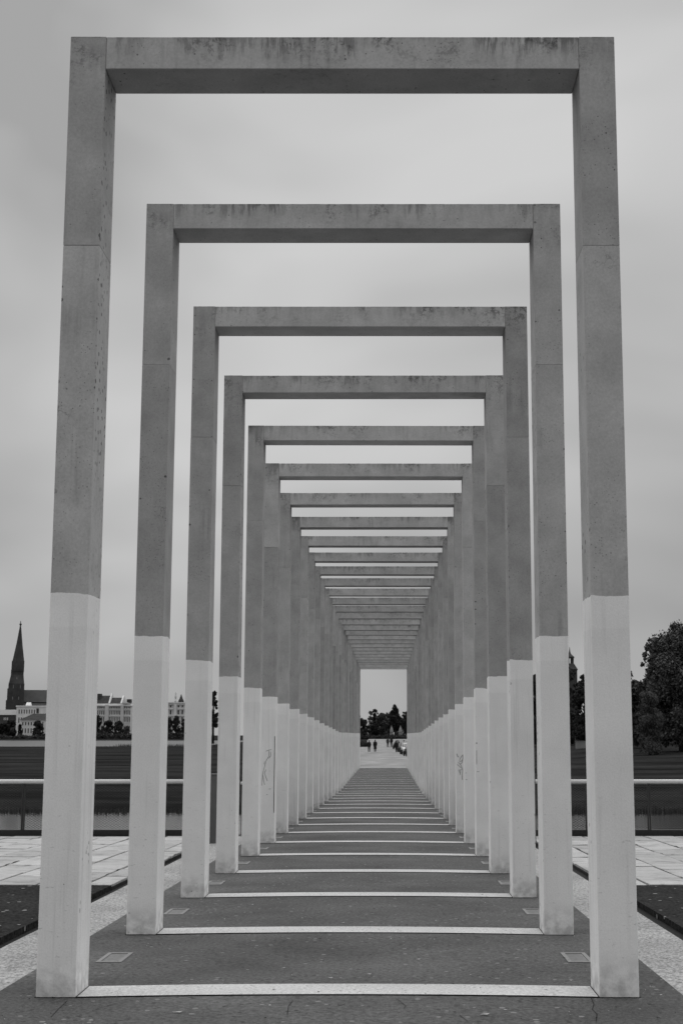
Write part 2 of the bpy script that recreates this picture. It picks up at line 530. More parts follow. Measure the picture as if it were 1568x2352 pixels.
# gravel path beyond the deck
pv, pf = [], []
py = [100, 106, 112, 120] + list(range(130, 400, 10)) + [410, 420]
for Y in py:
    for X in (-6.5 if Y < 160 else -4.2 - 0.004*(Y-160), -2, 1, 4, 9):
        pv.append((X, Y, pathz(Y)))
for j in range(len(py)-1):
    for i in range(4):
        pf.append((j*5+i, j*5+i+1, (j+1)*5+i+1, (j+1)*5+i))
tag(MB().add(pv, pf).build('gravel_path', M['path'], smooth=True), kind='structure')

# the deck: cambered strip that slopes down, then runs level to the last frame
DW = 2.31
dy = [-8, -3, 0, 3, 5, 6.5, 8] + [D1 + 0.5*SP*i for i in range(0, 2*NF)] + [D1 + 29*SP + 1.6]
dx = [-DW, -2.0, -1.735, -1.4, -1.05, -0.7, -0.35, 0, 0.35, 0.7, 1.05, 1.4, 1.735, 2.0, DW]
dv = [(x, y, floor(y) + camber(x)) for y in dy for x in dx]
n = len(dx)
df = [(j*n+i, j*n+i+1, (j+1)*n+i+1, (j+1)*n+i) for j in range(len(dy)-1) for i in range(n-1)]
b = len(dv)
for y in dy: dv += [(-DW, y, floor(y)-0.30), (DW, y, floor(y)-0.30)]
for j in range(len(dy)-1):
    df.append((j*n, (j+1)*n, b+2*(j+1), b+2*j))
    df.append((j*n+n-1, b+2*j+1, b+2*(j+1)+1, (j+1)*n+n-1))
    df.append((b+2*j, b+2*(j+1), b+2*(j+1)+1, b+2*j+1))
j = len(dy)-1
df.append(tuple(j*n+i for i in range(n)) + (b+2*j+1, b+2*j))
me = bpy.data.meshes.new('deck'); me.from_pydata(dv, [], df); me.update()
deck = tag(mobj('deck', me, M['deck']), kind='structure')

def sheet(name, x0, x1, y0, y1, dz, mat, th=0.0, parent=None):
    yy = [y0] + [y for y in np.arange(math.ceil(y0), y1, 2.0) if y > y0 + 0.2] + ([D1] if y0 < D1 < y1 else []) + [y1]
    yy = sorted(set(float(q) for q in yy))
    vs, fs = [], []
    for y in yy:
        z = floor(y) + dz
        vs += [(x0, y, z), (x1, y, z), (x0, y, z-th-0.02), (x1, y, z-th-0.02)]
    for j in range(len(yy)-1):
        a, c = 4*j, 4*(j+1)
        fs += [(a, a+1, c+1, c), (a, c, c+2, a+2), (a+1, a+3, c+3, c+1)]
    fs += [(0, 2, 3, 1), (4*len(yy)-4, 4*len(yy)-3, 4*len(yy)-1, 4*len(yy)-2)]
    return MB().add(vs, fs).build(name, mat, parent)

BYE = 26.9
for s in (-1, 1):
    a, c = sorted((s*(DW+0.004), s*2.90))
    tag(sheet('concrete_band', a, c, -6, 28.9, -0.006, M['band'], 0.1), kind='structure')
    a, c = sorted((s*2.90, s*3.10))
    tag(sheet('drain_slot', a, c, -6, BYE, -0.075, M['slot'], 0.1), kind='structure')
    a, c = sorted((s*3.10, s*14))
    tag(sheet('asphalt_patch', a, c, -6, 18.2, -0.010, M['patch'], 0.1), kind='structure')
    # slab paving, every slab a piece
    bed = tag(sheet('slab_pavement', a, c, 18.21, QY, -0.035, M['joint'], 0.1), kind='structure')
    meshes = {}; mv, mf = [], []
    x = 3.10
    first = 0.34 if s < 0 else 0.48
    row = 0
    while x < 9.4:
        w = first if row == 0 else 0.605
        y = 18.22 - (0.62 if row % 2 else 0.0) - (0.18 if s > 0 else 0)
        while y < 28.9:
            ln = 1.24
            y0, y1 = max(y, 18.22), min(y+ln, 28.9)
            if y1 - y0 > 0.12:
                ww, ll = round(w, 3), round(y1-y0, 2)
                if (ww, ll) not in meshes:
                    meshes[(ww, ll)] = MB().box(-ww/2+0.016, ww/2-0.016, -ll/2+0.018, ll/2-0.018, -0.06, 0).mesh('slab', bevel=0.006)
                xc, yc = s*(x+w/2), (y0+y1)/2
                o = mobj('slab', meshes[(ww, ll)], M['slab'], bed, (xc, yc, floor(yc) - 0.004 + random.uniform(-0.007, 0.006)))
                for _ in range(3):
                    if random.random() < .55:
                        al = random.random() < .55
                        ln_ = random.uniform(.06, .45)*(1 if al else .7); hw_ = random.uniform(.006, .026)
                        px_ = (random.choice((-1, 1))*w/2 if al else random.uniform(-.5, .5)*w*.7) + xc
                        py_ = (random.uniform(-.4, .4)*(y1-y0) if al else random.choice((-1, 1))*(y1-y0)/2) + yc
                        n_ = 9; b_ = len(mv)
                        for q_ in range(n_):
                            an = 6.2832*q_/n_; e1 = math.cos(an)*random.uniform(.7, 1.2); e2 = math.sin(an)*random.uniform(.5, 1.4)
                            dx_, dy_ = (e2*hw_, e1*ln_/2) if al else (e1*ln_/2, e2*hw_)
                            mv.append((px_+dx_, py_+dy_, floor(py_+dy_)+.0045))
                        mf.append(tuple(range(b_, b_+n_)))
                o.rotation_euler = (-math.atan(SL) + random.uniform(-.003, .003), random.uniform(-.004, .004), random.uniform(-.003, .003))
            y += ln
        x += w; row += 1
    mm = bpy.data.meshes.new('joint_moss'); mm.from_pydata(mv, [], mf); mm.update()
    tag(mobj('joint_moss', mm, M['joint'], bed), kind='stuff')
    # quay edge under the railing
    a, c = sorted((s*2.6, s*40))
    tag(MB().box(a, c, QY, QY+0.4, -2.4, floor(QY)-0.012).build('quay_wall', M['quay']), kind='structure')

# ------------------------------------------------------------------ the portal frames
ORD = ['first','second','third','fourth','fifth','sixth','seventh','eighth','ninth','tenth','eleventh','twelfth','thirteenth','fourteenth','fifteenth','sixteenth','seventeenth','eighteenth','nineteenth','twentieth','twenty-first','twenty-second','twenty-third','twenty-fourth','twenty-fifth','twenty-sixth','twenty-seventh','twenty-eighth','twenty-ninth','thirtieth']
ZT = CZ + 5.087                       # all beams share one level
ZJ = CZ + 3.48                        # joint between shaft and head
CW, CD, BH, HW = 0.262, 0.42, 0.252, 2.0
head_me = MB().box(-CW/2, CW/2, -CD/2, CD/2, -(ZT-ZJ)+0.001, 0).mesh('column_head', bevel=0.0035)
beam_me = MB().box(-(HW-CW)+0.001, HW-CW-0.001, -CD/2+0.002, CD/2-0.002, -BH, -0.002).mesh('beam', bevel=0.004)
col_me, strip_me = {}, None
seal_me = MB().box(-CW/2-.007, CW/2+.007, -CD/2-.007, CD/2+.007, -.03, .007).mesh('base_seal')
sv, sf = [], []
sx = [(-1.733 + 3.466*i/16) for i in range(17)]
for yy in (-CD/2, CD/2):
    for x in sx: sv.append((x, yy, camber(x) + 0.006))
for yy in (-CD/2, CD/2):
    for x in sx: sv.append((x, yy, camber(x) - 0.03))
for i in range(16):
    sf += [(i, i+1, 17+i+1, 17+i), (34+i, 34+i+1, i+1, i), (17+i, 17+i+1, 51+i+1, 51+i)]
strip_me = bpy.data.meshes.new('threshold_strip'); strip_me.from_pydata(sv, [], sf); strip_me.update()
bv, bf = [], []
for yy, dz in ((-CD/2-.012, -.004), (-CD/2-.010, .0105), (-CD/2-.002, .0105), (-CD/2+.0, -.004)):
    for x in sx: bv.append((x, yy, camber(x)+dz))
for r_ in range(3):
    for i in range(16): bf.append((r_*17+i, r_*17+i+1, (r_+1)*17+i+1, (r_+1)*17+i))
bead_me = bpy.data.meshes.new('joint_bead'); bead_me.from_pydata(bv, [], bf); bead_me.update()
frames, columns = [], {}
for k in range(NF):
    y = D1 + SP*k + CD/2
    z0 = floor(y)
    f = empty('concrete_portal_frame', (random.uniform(-.006, .006) if k else 0, y, z0))
    if k == 0: lab = 'nearest and largest grey concrete portal frame with white painted feet'
    elif k == NF-1: lab = 'farthest and smallest concrete portal frame at the end of the deck'
    else: lab = 'grey concrete portal frame with painted feet, %s in the row counted from the front' % ORD[k]
    tag(f, lab, 'portal frame', 'concrete portal frames over the deck')
    L = round(ZJ - z0, 3)
    if L not in col_me:
        col_me[L] = MB().box(-CW/2, CW/2, -CD/2, CD/2, -0.05, L).mesh('column', bevel=0.0035)
    for s in (-1, 1):
        c = mobj('column', col_me[L], M['column'], f, (s*(HW-CW/2), 0, 0))
        c['paint_height'] = (2.69 - 0.008*min(k, 16)) + random.uniform(-.01, .01)
        columns[(k, s)] = c
        mobj('column_head', head_me, M['head'], f, (s*(HW-CW/2) + random.uniform(-.001, .001), random.uniform(-.001, .001), ZT-z0+random.uniform(-.001, .001)))
        mobj('base_seal', seal_me, M['crack'], f, (s*(HW-CW/2), 0, 0))
    mobj('beam', beam_me, M['beam'], f, (0, 0, ZT-z0))
    mobj('threshold_strip', strip_me, M['stripe'], f)
    mobj('joint_bead', bead_me, M['crack'], f)
    f.rotation_euler = (random.uniform(-.0015, .0015), random.uniform(-.0012, .0012), random.uniform(-.003, .003)) if k else (0, 0, 0)
    frames.append(f)

def stroke(parent, lines, name='graffiti', mat='graffiti', y=-CD/2-0.0015, plane='xz', z=0.0):
    """hand-drawn strokes: list of (points, half width)"""
    for pts, hw in lines:
        mb = MB()
        for (a, c) in zip(pts[:-1], pts[1:]):
            dx_, dz_ = c[0]-a[0], c[1]-a[1]
            l = math.hypot(dx_, dz_) or 1
            nx_, nz_ = -dz_/l*hw, dx_/l*hw
            q = [(a[0]+nx_, a[1]+nz_), (c[0]+nx_, c[1]+nz_), (c[0]-nx_, c[1]-nz_), (a[0]-nx_, a[1]-nz_)]
            if plane == 'xz': mb.add([(p[0], y, p[1]) for p in q], [(0, 1, 2, 3)])
            else: mb.add([(p[0], p[1], floor(p[1])+camber(p[0])+z) for p in q], [(0, 1, 2, 3)])
        mb.build(name, M[mat], parent)

def on_col(k, s, pts):
    """photograph pixels of strokes on a column face -> the column's own coordinates"""
    Y = D1 + SP*k
    c = columns[(k, s)]; f = frames[k]
    out = []
    for px, py in pts:
        X, Z = unproj(px/1.7417, py/1.7417, Y)
        out.append((X - f.location.x - c.location.x, Z - f.location.z))
    return out
z5 = lambda pts: [(850+.3401*a, 2650+.3401*c) for a, c in pts]
z6 = lambda pts: [(1750+.3401*a, 2600+.3401*c) for a, c in pts]
def fit(k, s, polys, hw):
    out = []
    for p in polys:
        q = on_col(k, s, p)
        out.append(([(max(-CW/2+.012, min(CW/2-.012, x)), z) for x, z in q], hw))
    return out
stroke(columns[(5, -1)], fit(5, -1, [z5(p) for p in (
    [(628, 1046), (655, 1035), (692, 1025)], [(662, 1040), (662, 1105), (628, 1160), (610, 1230), (590, 1305), (584, 1380), (580, 1450)],
    [(680, 1050), (682, 1100), (662, 1130)], [(590, 1320), (600, 1395), (612, 1443)], [(608, 1300), (625, 1350), (643, 1395)], [(627, 1262), (612, 1300)], [(606, 1200), (612, 1165)], [(660, 1490), (685, 1490)], [(638, 1550), (645, 1562)])], 0.005))
stroke(columns[(5, -1)], fit(5, -1, [z5(p) for p in ([(733, 870), (742, 940), (733, 1010), (737, 1090), (727, 1180), (742, 1240), (732, 1310), (740, 1380), (724, 1440), (730, 1530), (727, 1600), (733, 1680), (728, 1710), (738, 1770)],)], 0.006), name='chipped_edge', mat='crack')
stroke(columns[(6, 1)], fit(6, 1, [z6(p) for p in (
    [(205, 1222), (235, 1262)], [(222, 1220), (238, 1255), (250, 1262)], [(294, 1232), (262, 1275), (255, 1312), (275, 1312), (292, 1285), (294, 1232)], [(292, 1285), (286, 1325), (262, 1345), (240, 1320)],
    [(228, 1345), (262, 1378), (292, 1400)], [(262, 1345), (285, 1385)], [(240, 1415), (270, 1410), (290, 1405)], [(265, 1415), (262, 1470)], [(250, 1420), (262, 1455)], [(290, 1400), (285, 1500), (290, 1530)])], 0.006))
stroke(columns[(5, 1)], fit(5, 1, [z6(p) for p in ([(308, 1448), (338, 1445)], [(310, 1522), (345, 1524)])], 0.004))
stroke(columns[(4, 1)], fit(4, 1, [z6(p) for p in ([(436, 1180), (450, 1240), (452, 1290), (440, 1345)], [(440, 1200), (444, 1300)], [(445, 1430), (485, 1432)])], 0.004))

# cracks and twigs on the near deck
def ground_pt(px, py):
    xv, yv = px/1.7417, py/1.7417
    Y = 10.0
    for _ in range(30):
        X, Z = unproj(xv, yv, Y)
        t = (CZ - (floor(Y) + camber(X)))/max(1e-6, (CZ - Z))
        Y *= t
    return unproj(xv, yv, Y)[0], Y
def gz3(pts): return [ground_pt(a*.8705, 3200+c*.8705) for a, c in pts]
def gz4(pts): return [ground_pt(1365+a*.8712, 3200+c*.8712) for a, c in pts]
for pts, hw in ((gz4([(1145, 912), (1158, 940), (1150, 965), (1172, 985), (1168, 1020)]), .002), (gz4([(250, 915), (280, 935), (295, 950), (285, 962)]), .0018),
                (gz4([(620, 998), (700, 996), (790, 1005), (880, 1015), (980, 1024)]), .002), (gz3([(310, 925), (265, 968), (235, 1000)]), .002),
                (gz3([(1345, 925), (1325, 950), (1320, 990)]), .0018), (gz3([(425, 972), (470, 955), (540, 938)]), .002), (gz3([(1440, 975), (1500, 972), (1540, 982)]), .002),
                (gz3([(0, 912), (162, 910)]), .0018), (gz4([(1368, 911), (1568, 909)]), .0018), (gz3([(1020, 955), (1060, 940)]), .002), (gz4([(430, 985), (540, 990), (580, 1020)]), .002),
                (gz4([(265, 575), (255, 590)]), .0018), (gz3([(1030, 790), (1070, 785)]), .0018), (gz3([(1245, 858), (1260, 868), (1285, 866)]), .0018)):
    stroke(deck, [(pts, hw)], 'crack', 'crack', plane='xy', z=0.0045)

# lamps let into the deck between the frames
lf = MB()
for a in ((-.10, .10, -.27, -.225), (-.10, .10, .225, .27), (-.10, -.068, -.225, .225), (.068, .10, -.225, .225)):
    lf.box(a[0], a[1], a[2], a[3], -0.03, 0.006)
lf_me = lf.mesh('lamp_frame')
lg_me = MB().box(-.068, .068, -.225, .225, -0.03, 0.001).mesh('lamp_glass')
for k in range(10):
    y = D1 + SP*k + CD/2 + SP/2
    for s in (-1, 1):
        e = empty('ground_lamp', (s*1.83, y, floor(y)+0.001))
        e.rotation_euler = (-math.atan(SL), 0, 0)
        tag(e, 'flat rectangular lamp let into the deck on the %s, between the %s and %s frames' % ('left' if s < 0 else 'right', ORD[k], ORD[k+1]), 'ground lamp', 'ground lamps in the deck')
        mobj('lamp_frame', lf_me, M['lampframe'], e)
        mobj('lamp_glass', lg_me, M['lampglass'], e)

# fallen leaves
leafm = MB().add([(-.03, 0, .003), (-.012, -.012, .009), (.018, -.012, .006), (.036, 0, .012), (.015, .012, .005), (-.012, .011, .007)], [(0, 1, 2, 3, 4, 5)]).mesh('fallen_leaf')
spots = [gz3([(815, 980)])[0], gz4([(655, 990)])[0], gz4([(748, 967)])[0], gz4([(125, 803)])[0], gz4([(350, 735)])[0], gz4([(5, 566)])[0], gz3([(1515, 822)])[0], gz3([(1300, 775)])[0]]
leaf_labels = ['pale dry leaf on the deck in front of the first threshold strip, left of centre', 'larger of two pale dry leaves lying close together at the front of the deck', 'smaller of two pale dry leaves lying close together at the front of the deck',
    'tiny pale leaf between the first two threshold strips, just right of the middle', 'tiny pale leaf between the first two threshold strips, farthest to the right',
    'tiny pale leaf in the middle of the deck behind the second threshold strip', 'tiny pale leaf between the first two threshold strips, just left of the middle', 'tiny pale leaf between the first two threshold strips, farthest to the left']
for i, (X, Y) in enumerate(spots):
    o = mobj('fallen_leaf', leafm, M['leaf'], None, (X, Y, floor(Y)+camber(X)+.002))
    o.rotation_euler = (0, 0, random.uniform(-.5, .5)); q = random.uniform(.7, 1.0) * (1.15 if i < 2 else .7); o.scale = (q, q, q)
    tag(o, leaf_labels[i], 'leaf', 'fallen leaves on the deck')

# ------------------------------------------------------------------ railings on the quay edge
def railing(s, label):
    z = floor(QY-0.2)
    e = tag(empty('railing', (s*3.9, QY-0.2, z)), label, 'railing', 'railings on the quay edge')
    MB().tube([(-1.25*1 if s > 0 else -7.6, 0, 1.06), (7.6 if s > 0 else 1.25, 0, 1.06)], 0.043, 14).build('handrail', M['rail'], e, smooth=True)
    a, c = (-1.2, 7.6) if s > 0 else (-7.6, 1.2)
    MB().box(a, c, -0.06, 0.10, 0.0, 0.11).build('plinth', M['plinth'], e)
    MB().tube([(a, 0, .98), (c, 0, .98)], .006, 6).build('upper_cable', M['wire'], e)
    pm = MB().box(-.032, -.008, -.03, .03, .11, 1.0).box(.008, .032, -.03, .03, .11, 1.0).box(-.03, .03, -.02, .02, 1.0, 1.022).mesh('post')
    posts = [s*((3.25 if s < 0 else 3.08) - 3.9 + 1.24*i) for i in range(0, 7)]
    for p in posts: mobj('post', pm, M['post'], e, (p, 0, 0))
    # diamond wire mesh, one panel for each bay
    wm = MB()
    w0, h0, h1, st = 1.19, .13, .97, .075
    def wire(p, q, r=.0022):
        d = Vector((q[0]-p[0], q[1]-p[1])).normalized(); nx_, nz_ = -d.y*r, d.x*r
        wm.add([(p[0]+nx_, 0, p[1]+nz_), (q[0]+nx_, 0, q[1]+nz_), (q[0]-nx_, 0, q[1]-nz_), (p[0]-nx_, 0, p[1]-nz_), (p[0], .003, p[1]), (q[0], .003, q[1])], [(0, 1, 2, 3), (0, 1, 5, 4), (3, 2, 5, 4)])
    H = h1-h0; kx = 1.6
    q = -H*kx
    while q < w0:
        for sg in (1, -1):
            x0_, x1_ = q, q+H*kx
            t0 = max(0, -x0_/(H*kx)); t1 = min(1, (w0-x0_)/(H*kx))
            if t1 > t0 + .01:
                p = (x0_+t0*H*kx, h0+t0*H); r_ = (x0_+t1*H*kx, h0+t1*H)
                if sg < 0: p, r_ = (p[0], h0+h1-p[1]), (r_[0], h0+h1-r_[1])
                wire(p, r_)
        q += st
    # crimped sleeves where the wires cross
    i = 0
    zz = h0
    while zz < h1:
        xx = (st/2 if i % 2 else 0)
        while xx < w0:
            wm.add([(xx-.011, -.003, zz), (xx, -.003, zz-.006), (xx+.011, -.003, zz), (xx, -.003, zz+.006)], [(0, 1, 2, 3)])
            xx += st
        zz += st/2/kx; i += 1
    me = wm.mesh('wire_mesh')
    for p in posts[:-1]:
        mobj('wire_mesh', me, M['wire'], e, ((p if s > 0 else p-1.24) + .025, 0, 0))
railing(-1, 'pale tube handrail on dark posts with wire mesh, left of the frames')
railing(1, 'pale tube handrail on dark posts with wire mesh, right of the frames')
for s in (-1, 1):
    z = floor(26.8)
    e = tag(empty('end_pillar', (s*2.90, 26.75, z)), 'plain grey slab pillar at the %s start of the bridge' % ('left' if s < 0 else 'right'), 'pillar', 'pillars at the start of the bridge')
    MB().box(-.14, .14, -.14, .14, -.02, 1.22).build('shaft', M['pillar'], e, bevel=.008)
    MB().box(-.145, .145, -.145, .145, 1.22, 1.245).build('cap', M['pillar'], e)
    # parapet along the bridge
    e = tag(empty('bridge_parapet', (s*2.62, 29.5, 0)), 'dark parapet along the %s side of the bridge over the canal' % ('left' if s < 0 else 'right'), 'parapet', 'parapets of the bridge')
    ys_ = [29.4, 34, 39, 44, 49, 54.5]
    for a, c in zip(ys_[:-1], ys_[1:]):
        za, zc = floor(a), floor(c)
        MB().prism_x([(a-29.5+.02, za-.25), (c-29.5-.02, zc-.25), (c-29.5-.02, zc+.95), (a-29.5+.02, za+.95)], -.02, .02).build('panel', M['pillar'], e)
    MB().tube([(0, a-29.5, floor(a)+1.02) for a in ys_], .04, 8).build('handrail', M['rail'], e, smooth=True)
    # support for the parapet
    MB().box(min(0, -s*.33), max(0, -s*.33), 0, 25, -.95, -.52).build('edge_beam', M['quay'], e)

# ------------------------------------------------------------------ foliage
def leaf_mesh(name, centres, radii, n, size, flat=0.55, droop=0.0, seed=1, shell=0.55):
    r = np.random.default_rng(seed)
    C = np.array(centres, float); Rd = np.array(radii, float)
    wgt = Rd.prod(axis=1)**(2/3); wgt /= wgt.sum()
    idx = r.choice(len(C), n, p=wgt)
    d = r.normal(size=(n, 3)); d /= np.linalg.norm(d, axis=1)[:, None]
    rad = shell + (1-shell)*r.random(n)**0.6
    rad *= 0.80 + 0.34*r.random(n) + 0.45*r.random(n)**5
    P = C[idx] + d*rad[:, None]*Rd[idx]
    nrm = d*0.5 + r.normal(size=(n, 3))*0.7 + np.array([0, 0, .35]); nrm /= np.linalg.norm(nrm, axis=1)[:, None]
    a = np.cross(nrm, r.normal(size=(n, 3))); a /= np.linalg.norm(a, axis=1)[:, None]
    a[:, 2] -= droop; a /= np.linalg.norm(a, axis=1)[:, None]
    bb = np.cross(nrm, a)
    s = size*(0.55 + 0.9*r.random(n))[:, None]
    V = np.stack([P - a*s, P - bb*s*flat, P + a*s, P + bb*s*flat], axis=1).reshape(-1, 3)
    me = bpy.data.meshes.new(name)
    me.vertices.add(4*n); me.vertices.foreach_set('co', V.ravel())
    me.loops.add(4*n); me.loops.foreach_set('vertex_index', np.arange(4*n, dtype=np.int32))
    me.polygons.add(n); me.polygons.foreach_set('loop_start', np.arange(0, 4*n, 4, dtype=np.int32))
    me.polygons.foreach_set('loop_total', np.full(n, 4, dtype=np.int32))
    me.update(calc_edges=True)
    return me

def tree(name, label, loc, h, w, n, size, shape='round', cbase=0.22, mat='leaf_mid', bark='bark', seed=1, lobes=26, group=None, depth=None, droop=0.0, cat='tree', flat=.55):
    r = random.Random(seed)
    e = tag(empty(name, loc), label, cat, group)
    depth = depth or w
    cs, rs = [], []
    hb = h*cbase
    for i in range(lobes):
        if shape == 'cone':
            t = (i+.5)/lobes
            zz = hb + (h-hb)*t
            env = min(1, (1-t)*1.15+.05)
            a = r.uniform(0, 6.28); q = r.uniform(.15, .75)*env
            lr = w*.5*(0.13+.30*env)
            cs.append((math.cos(a)*q*w/2, math.sin(a)*q*depth/2, zz - lr*.2)); rs.append((lr, lr*depth/w, lr*1.15))
        else:
            t = r.random()
            zz = hb + (h-hb)*(.10+.80*t)
            env = math.sqrt(max(.06, 1-abs((t-.42)/.62)**2.2)) if shape == 'round' else (0.75 + .25*math.sin(t*7))
            a = r.uniform(0, 6.28); q = r.uniform(.2, 1.0)*env
            lr = w*r.uniform(.08, .22)
            cs.append((math.cos(a)*q*w/2, math.sin(a)*q*depth/2, zz)); rs.append((lr, lr, lr*r.uniform(.7, 1.0)))
    if shape == 'round':
        for i in range(lobes):            # small sprays that break up the outline
            t = r.random(); a = r.uniform(0, 6.28)
            env = math.sqrt(max(.05, 1-abs((t-.42)/.60)**2.2))
            q = env*r.uniform(.85, 1.02); lr = w*r.uniform(.04, .085)
            cs.append((math.cos(a)*q*w/2, math.sin(a)*q*depth/2, hb+(h-hb)*(.04+.92*t))); rs.append((lr, lr, lr*.8))
    # stretch the lobes so that the crown really has the wanted height and width
    zm = max(c[2]+q[2]*.97 for c, q in zip(cs, rs)); zl = min(c[2]-q[2] for c, q in zip(cs, rs))
    xm = max(abs(c[0])+q[0]*.97 for c, q in zip(cs, rs))
    kz, kx_ = (h-hb)/(zm-zl), (w/2)/xm
    cs = [(c[0]*kx_, c[1]*kx_, hb+(c[2]-zl)*kz) for c in cs]
    rs = [(q[0]*kx_, q[1]*kx_, q[2]*kz) for q in rs]
    mobj('crown', leaf_mesh('crown', cs, rs, n, size, flat, droop, seed), M[mat], e)
    mb = MB()
    r0 = max(.06, h*.022)
    mb.tube([(0, 0, -.3), (r.uniform(-.1, .1)*r0*4, 0, h*.25), (r.uniform(-1, 1)*r0*1.5, 0, h*.55), (0, 0, h*.88)], [r0*1.25, r0, r0*.65, r0*.15], 8)
    for i in range(0, lobes, 2):
        c = cs[i]; z0_ = max(hb*.7, c[2]*.62)
        if c[2] > z0_ + .1:
            mb.tube([(0, 0, z0_), (c[0]*.5, c[1]*.5, (z0_+c[2])*.5), c], [r0*.4, r0*.26, r0*.08], 5)
    mb.build('trunk', M[bark], e, smooth=True)
    return e

def tz(X, Y): return terrain(X, Y)
def tree_at(xv, ytop, Y, wpx, name, label, n, size, foot=None, **kw):
    X, zt = unproj(xv, ytop, Y)
    zg = tz(X, Y) if foot is None else unproj(xv, foot, Y)[1]
    w = wpx/3267*Y
    return tree(name, label, (X, Y, zg), zt-zg, w, n, size, **kw)

GR = 'trees on the right behind the meadow'
tree_at(1556, 1430, 168, 186, 'broadleaf_tree', 'largest tree, tall and dark with ragged crown, at the right edge of the picture', 95000, .15, cbase=.03, seed=11, lobes=80, group=GR, mat='leaf_mid')
tree_at(1500, 1464, 176, 84, 'broadleaf_tree', 'loose open crowned tree, left of the largest tree and lower', 16000, .16, cbase=.1, seed=19, lobes=40, group=GR, mat='leaf_mid', droop=.4)
tree_at(1488, 1588, 160, 66, 'broadleaf_tree', 'small paler drooping tree at the left foot of the largest tree', 16000, .14, cbase=.0, seed=12, lobes=34, group=GR, mat='leaf_mid', droop=1.0, flat=.3)
tree_at(1440, 1545, 190, 90, 'broadleaf_tree', 'dark tree mostly hidden behind the right foot of the nearest frame', 9000, .28, cbase=.02, seed=13, lobes=30, group=GR, mat='leaf_dark')
tree_at(1515, 1545, 210, 130, 'broadleaf_tree', 'dark full tree filling the shade below the largest crown', 22000, .2, cbase=.0, seed=20, lobes=40, group=GR, mat='leaf_dark')
tree_at(1385, 1535, 215, 85, 'broadleaf_tree', 'dark tree directly behind the right column of the nearest frame', 8000, .3, cbase=.02, seed=14, lobes=30, group=GR, mat='leaf_dark')
tree_at(1342, 1550, 225, 66, 'broadleaf_tree', 'lower dark tree seen between the right columns of the first two frames', 22000, .2, cbase=.0, seed=15, lobes=34, group=GR, mat='leaf_dark')
tree_at(1292, 1516, 235, 66, 'broadleaf_tree', 'taller dark tree half hidden by the right column of the second frame', 24000, .2, cbase=.0, seed=16, lobes=38, group=GR, mat='leaf_dark')
tree_at(1240, 1540, 240, 66, 'broadleaf_tree', 'dark tree behind the right columns of the second and third frames', 22000, .2, cbase=.0, seed=17, lobes=34, group=GR, mat='leaf_dark')
tree_at(1625, 1500, 200, 120, 'broadleaf_tree', 'dark tree at the right border behind the largest tree', 9000, .3, cbase=.0, seed=18, lobes=30, group=GR, mat='leaf_dark')
# undergrowth below the right trees
def hedge(name, label, x0, x1, Y, ytop, n, size, mat, seed, foot=None, cat='hedge', group=None, dep=2.0):
    (Xa, zt), (Xb, _) = unproj(x0, ytop, Y), unproj(x1, ytop, Y)
    zg = tz((Xa+Xb)/2, Y) if foot is None else unproj((x0+x1)/2, foot, Y)[1]
    r = random.Random(seed); cs, rs = [], []
    hh = max(.4, zt-zg); m = max(8, int((Xb-Xa)/(hh*.5)))
    for i in range(m):
        k = r.uniform(.38, .62)
        cs.append((Xa+(Xb-Xa)*(i+.5)/m, r.uniform(-.4, .4)*dep, hh*k*.9)); rs.append((hh*.55, dep*.6, hh*k*.95))
    e = tag(empty(name, (0, Y, zg)), label, cat, group)
    mobj('foliage', leaf_mesh('foliage', cs, rs, n, size, seed=seed), M[mat], e)
    sb = MB()
    for c in cs[::2]: sb.tube([(c[0], c[1], -.2), (c[0]+.1, c[1], c[2])], [.05, .02], 5)
    sb.build('stems', M['bark'], e)
    return e
hedge('undergrowth', 'dark undergrowth below the trees on the right', 1200, 1640, 246, 1630, 30000, .3, 'leaf_dark', 31, cat='bushes')

# --- centre, seen through the last frame
GC = 'trees seen through the last frame'
def c5(x, y): return ((1400+x*.1658)/1.7417, (2780+y*.1658)/1.7417)
def ctree(x, yt, Y, wz, *a, **k):
    p = c5(x, yt)
    return tree_at(p[0], p[1], Y, wz*.1658/1.7417, *a, **k)
ctree(1075, 235, 432, 375, 'conifer_tree', 'tall dark cone shaped conifer, tallest tree seen through the last frame', 14000, .28, shape='cone', cbase=.28, mat='leaf_black', seed=41, lobes=40, group=GC)
ctree(575, 655, 424, 370, 'yew_bush', 'round black yew bush left of centre beyond the path', 9000, .24, cbase=.02, mat='leaf_black', seed=42, lobes=24, group=GC, cat='bush')
ctree(770, 450, 470, 330, 'broadleaf_tree', 'wide grey tree between the black yew and the tall conifer', 10000, .32, cbase=.05, mat='leaf_mid', seed=43, lobes=34, group=GC)
ctree(600, 345, 480, 170, 'broadleaf_tree', 'narrow tree with a tufted top behind the black yew', 6000, .3, cbase=.1, mat='leaf_dark', seed=44, lobes=24, group=GC)
ctree(490, 390, 490, 150, 'birch_tree', 'thin pale birch left of the tufted tree', 4000, .26, cbase=.15, mat='leaf_pale', bark='barkpale', seed=45, lobes=22, group=GC)
ctree(300, 560, 470, 260, 'broadleaf_tree', 'low dark tree at the left edge of the last frame opening', 6000, .3, cbase=.1, mat='leaf_dark', seed=46, lobes=26, group=GC)
ctree(200, 480, 500, 160, 'birch_tree', 'dark birch hidden behind the left columns of the far frames', 4000, .28, cbase=.1, mat='leaf_mid', bark='barkpale', seed=47, lobes=22, group=GC)
ctree(1340, 395, 480, 210, 'broadleaf_tree', 'dark tree at the right edge of the last frame opening', 7000, .3, cbase=.08, mat='leaf_dark', seed=48, lobes=28, group=GC)
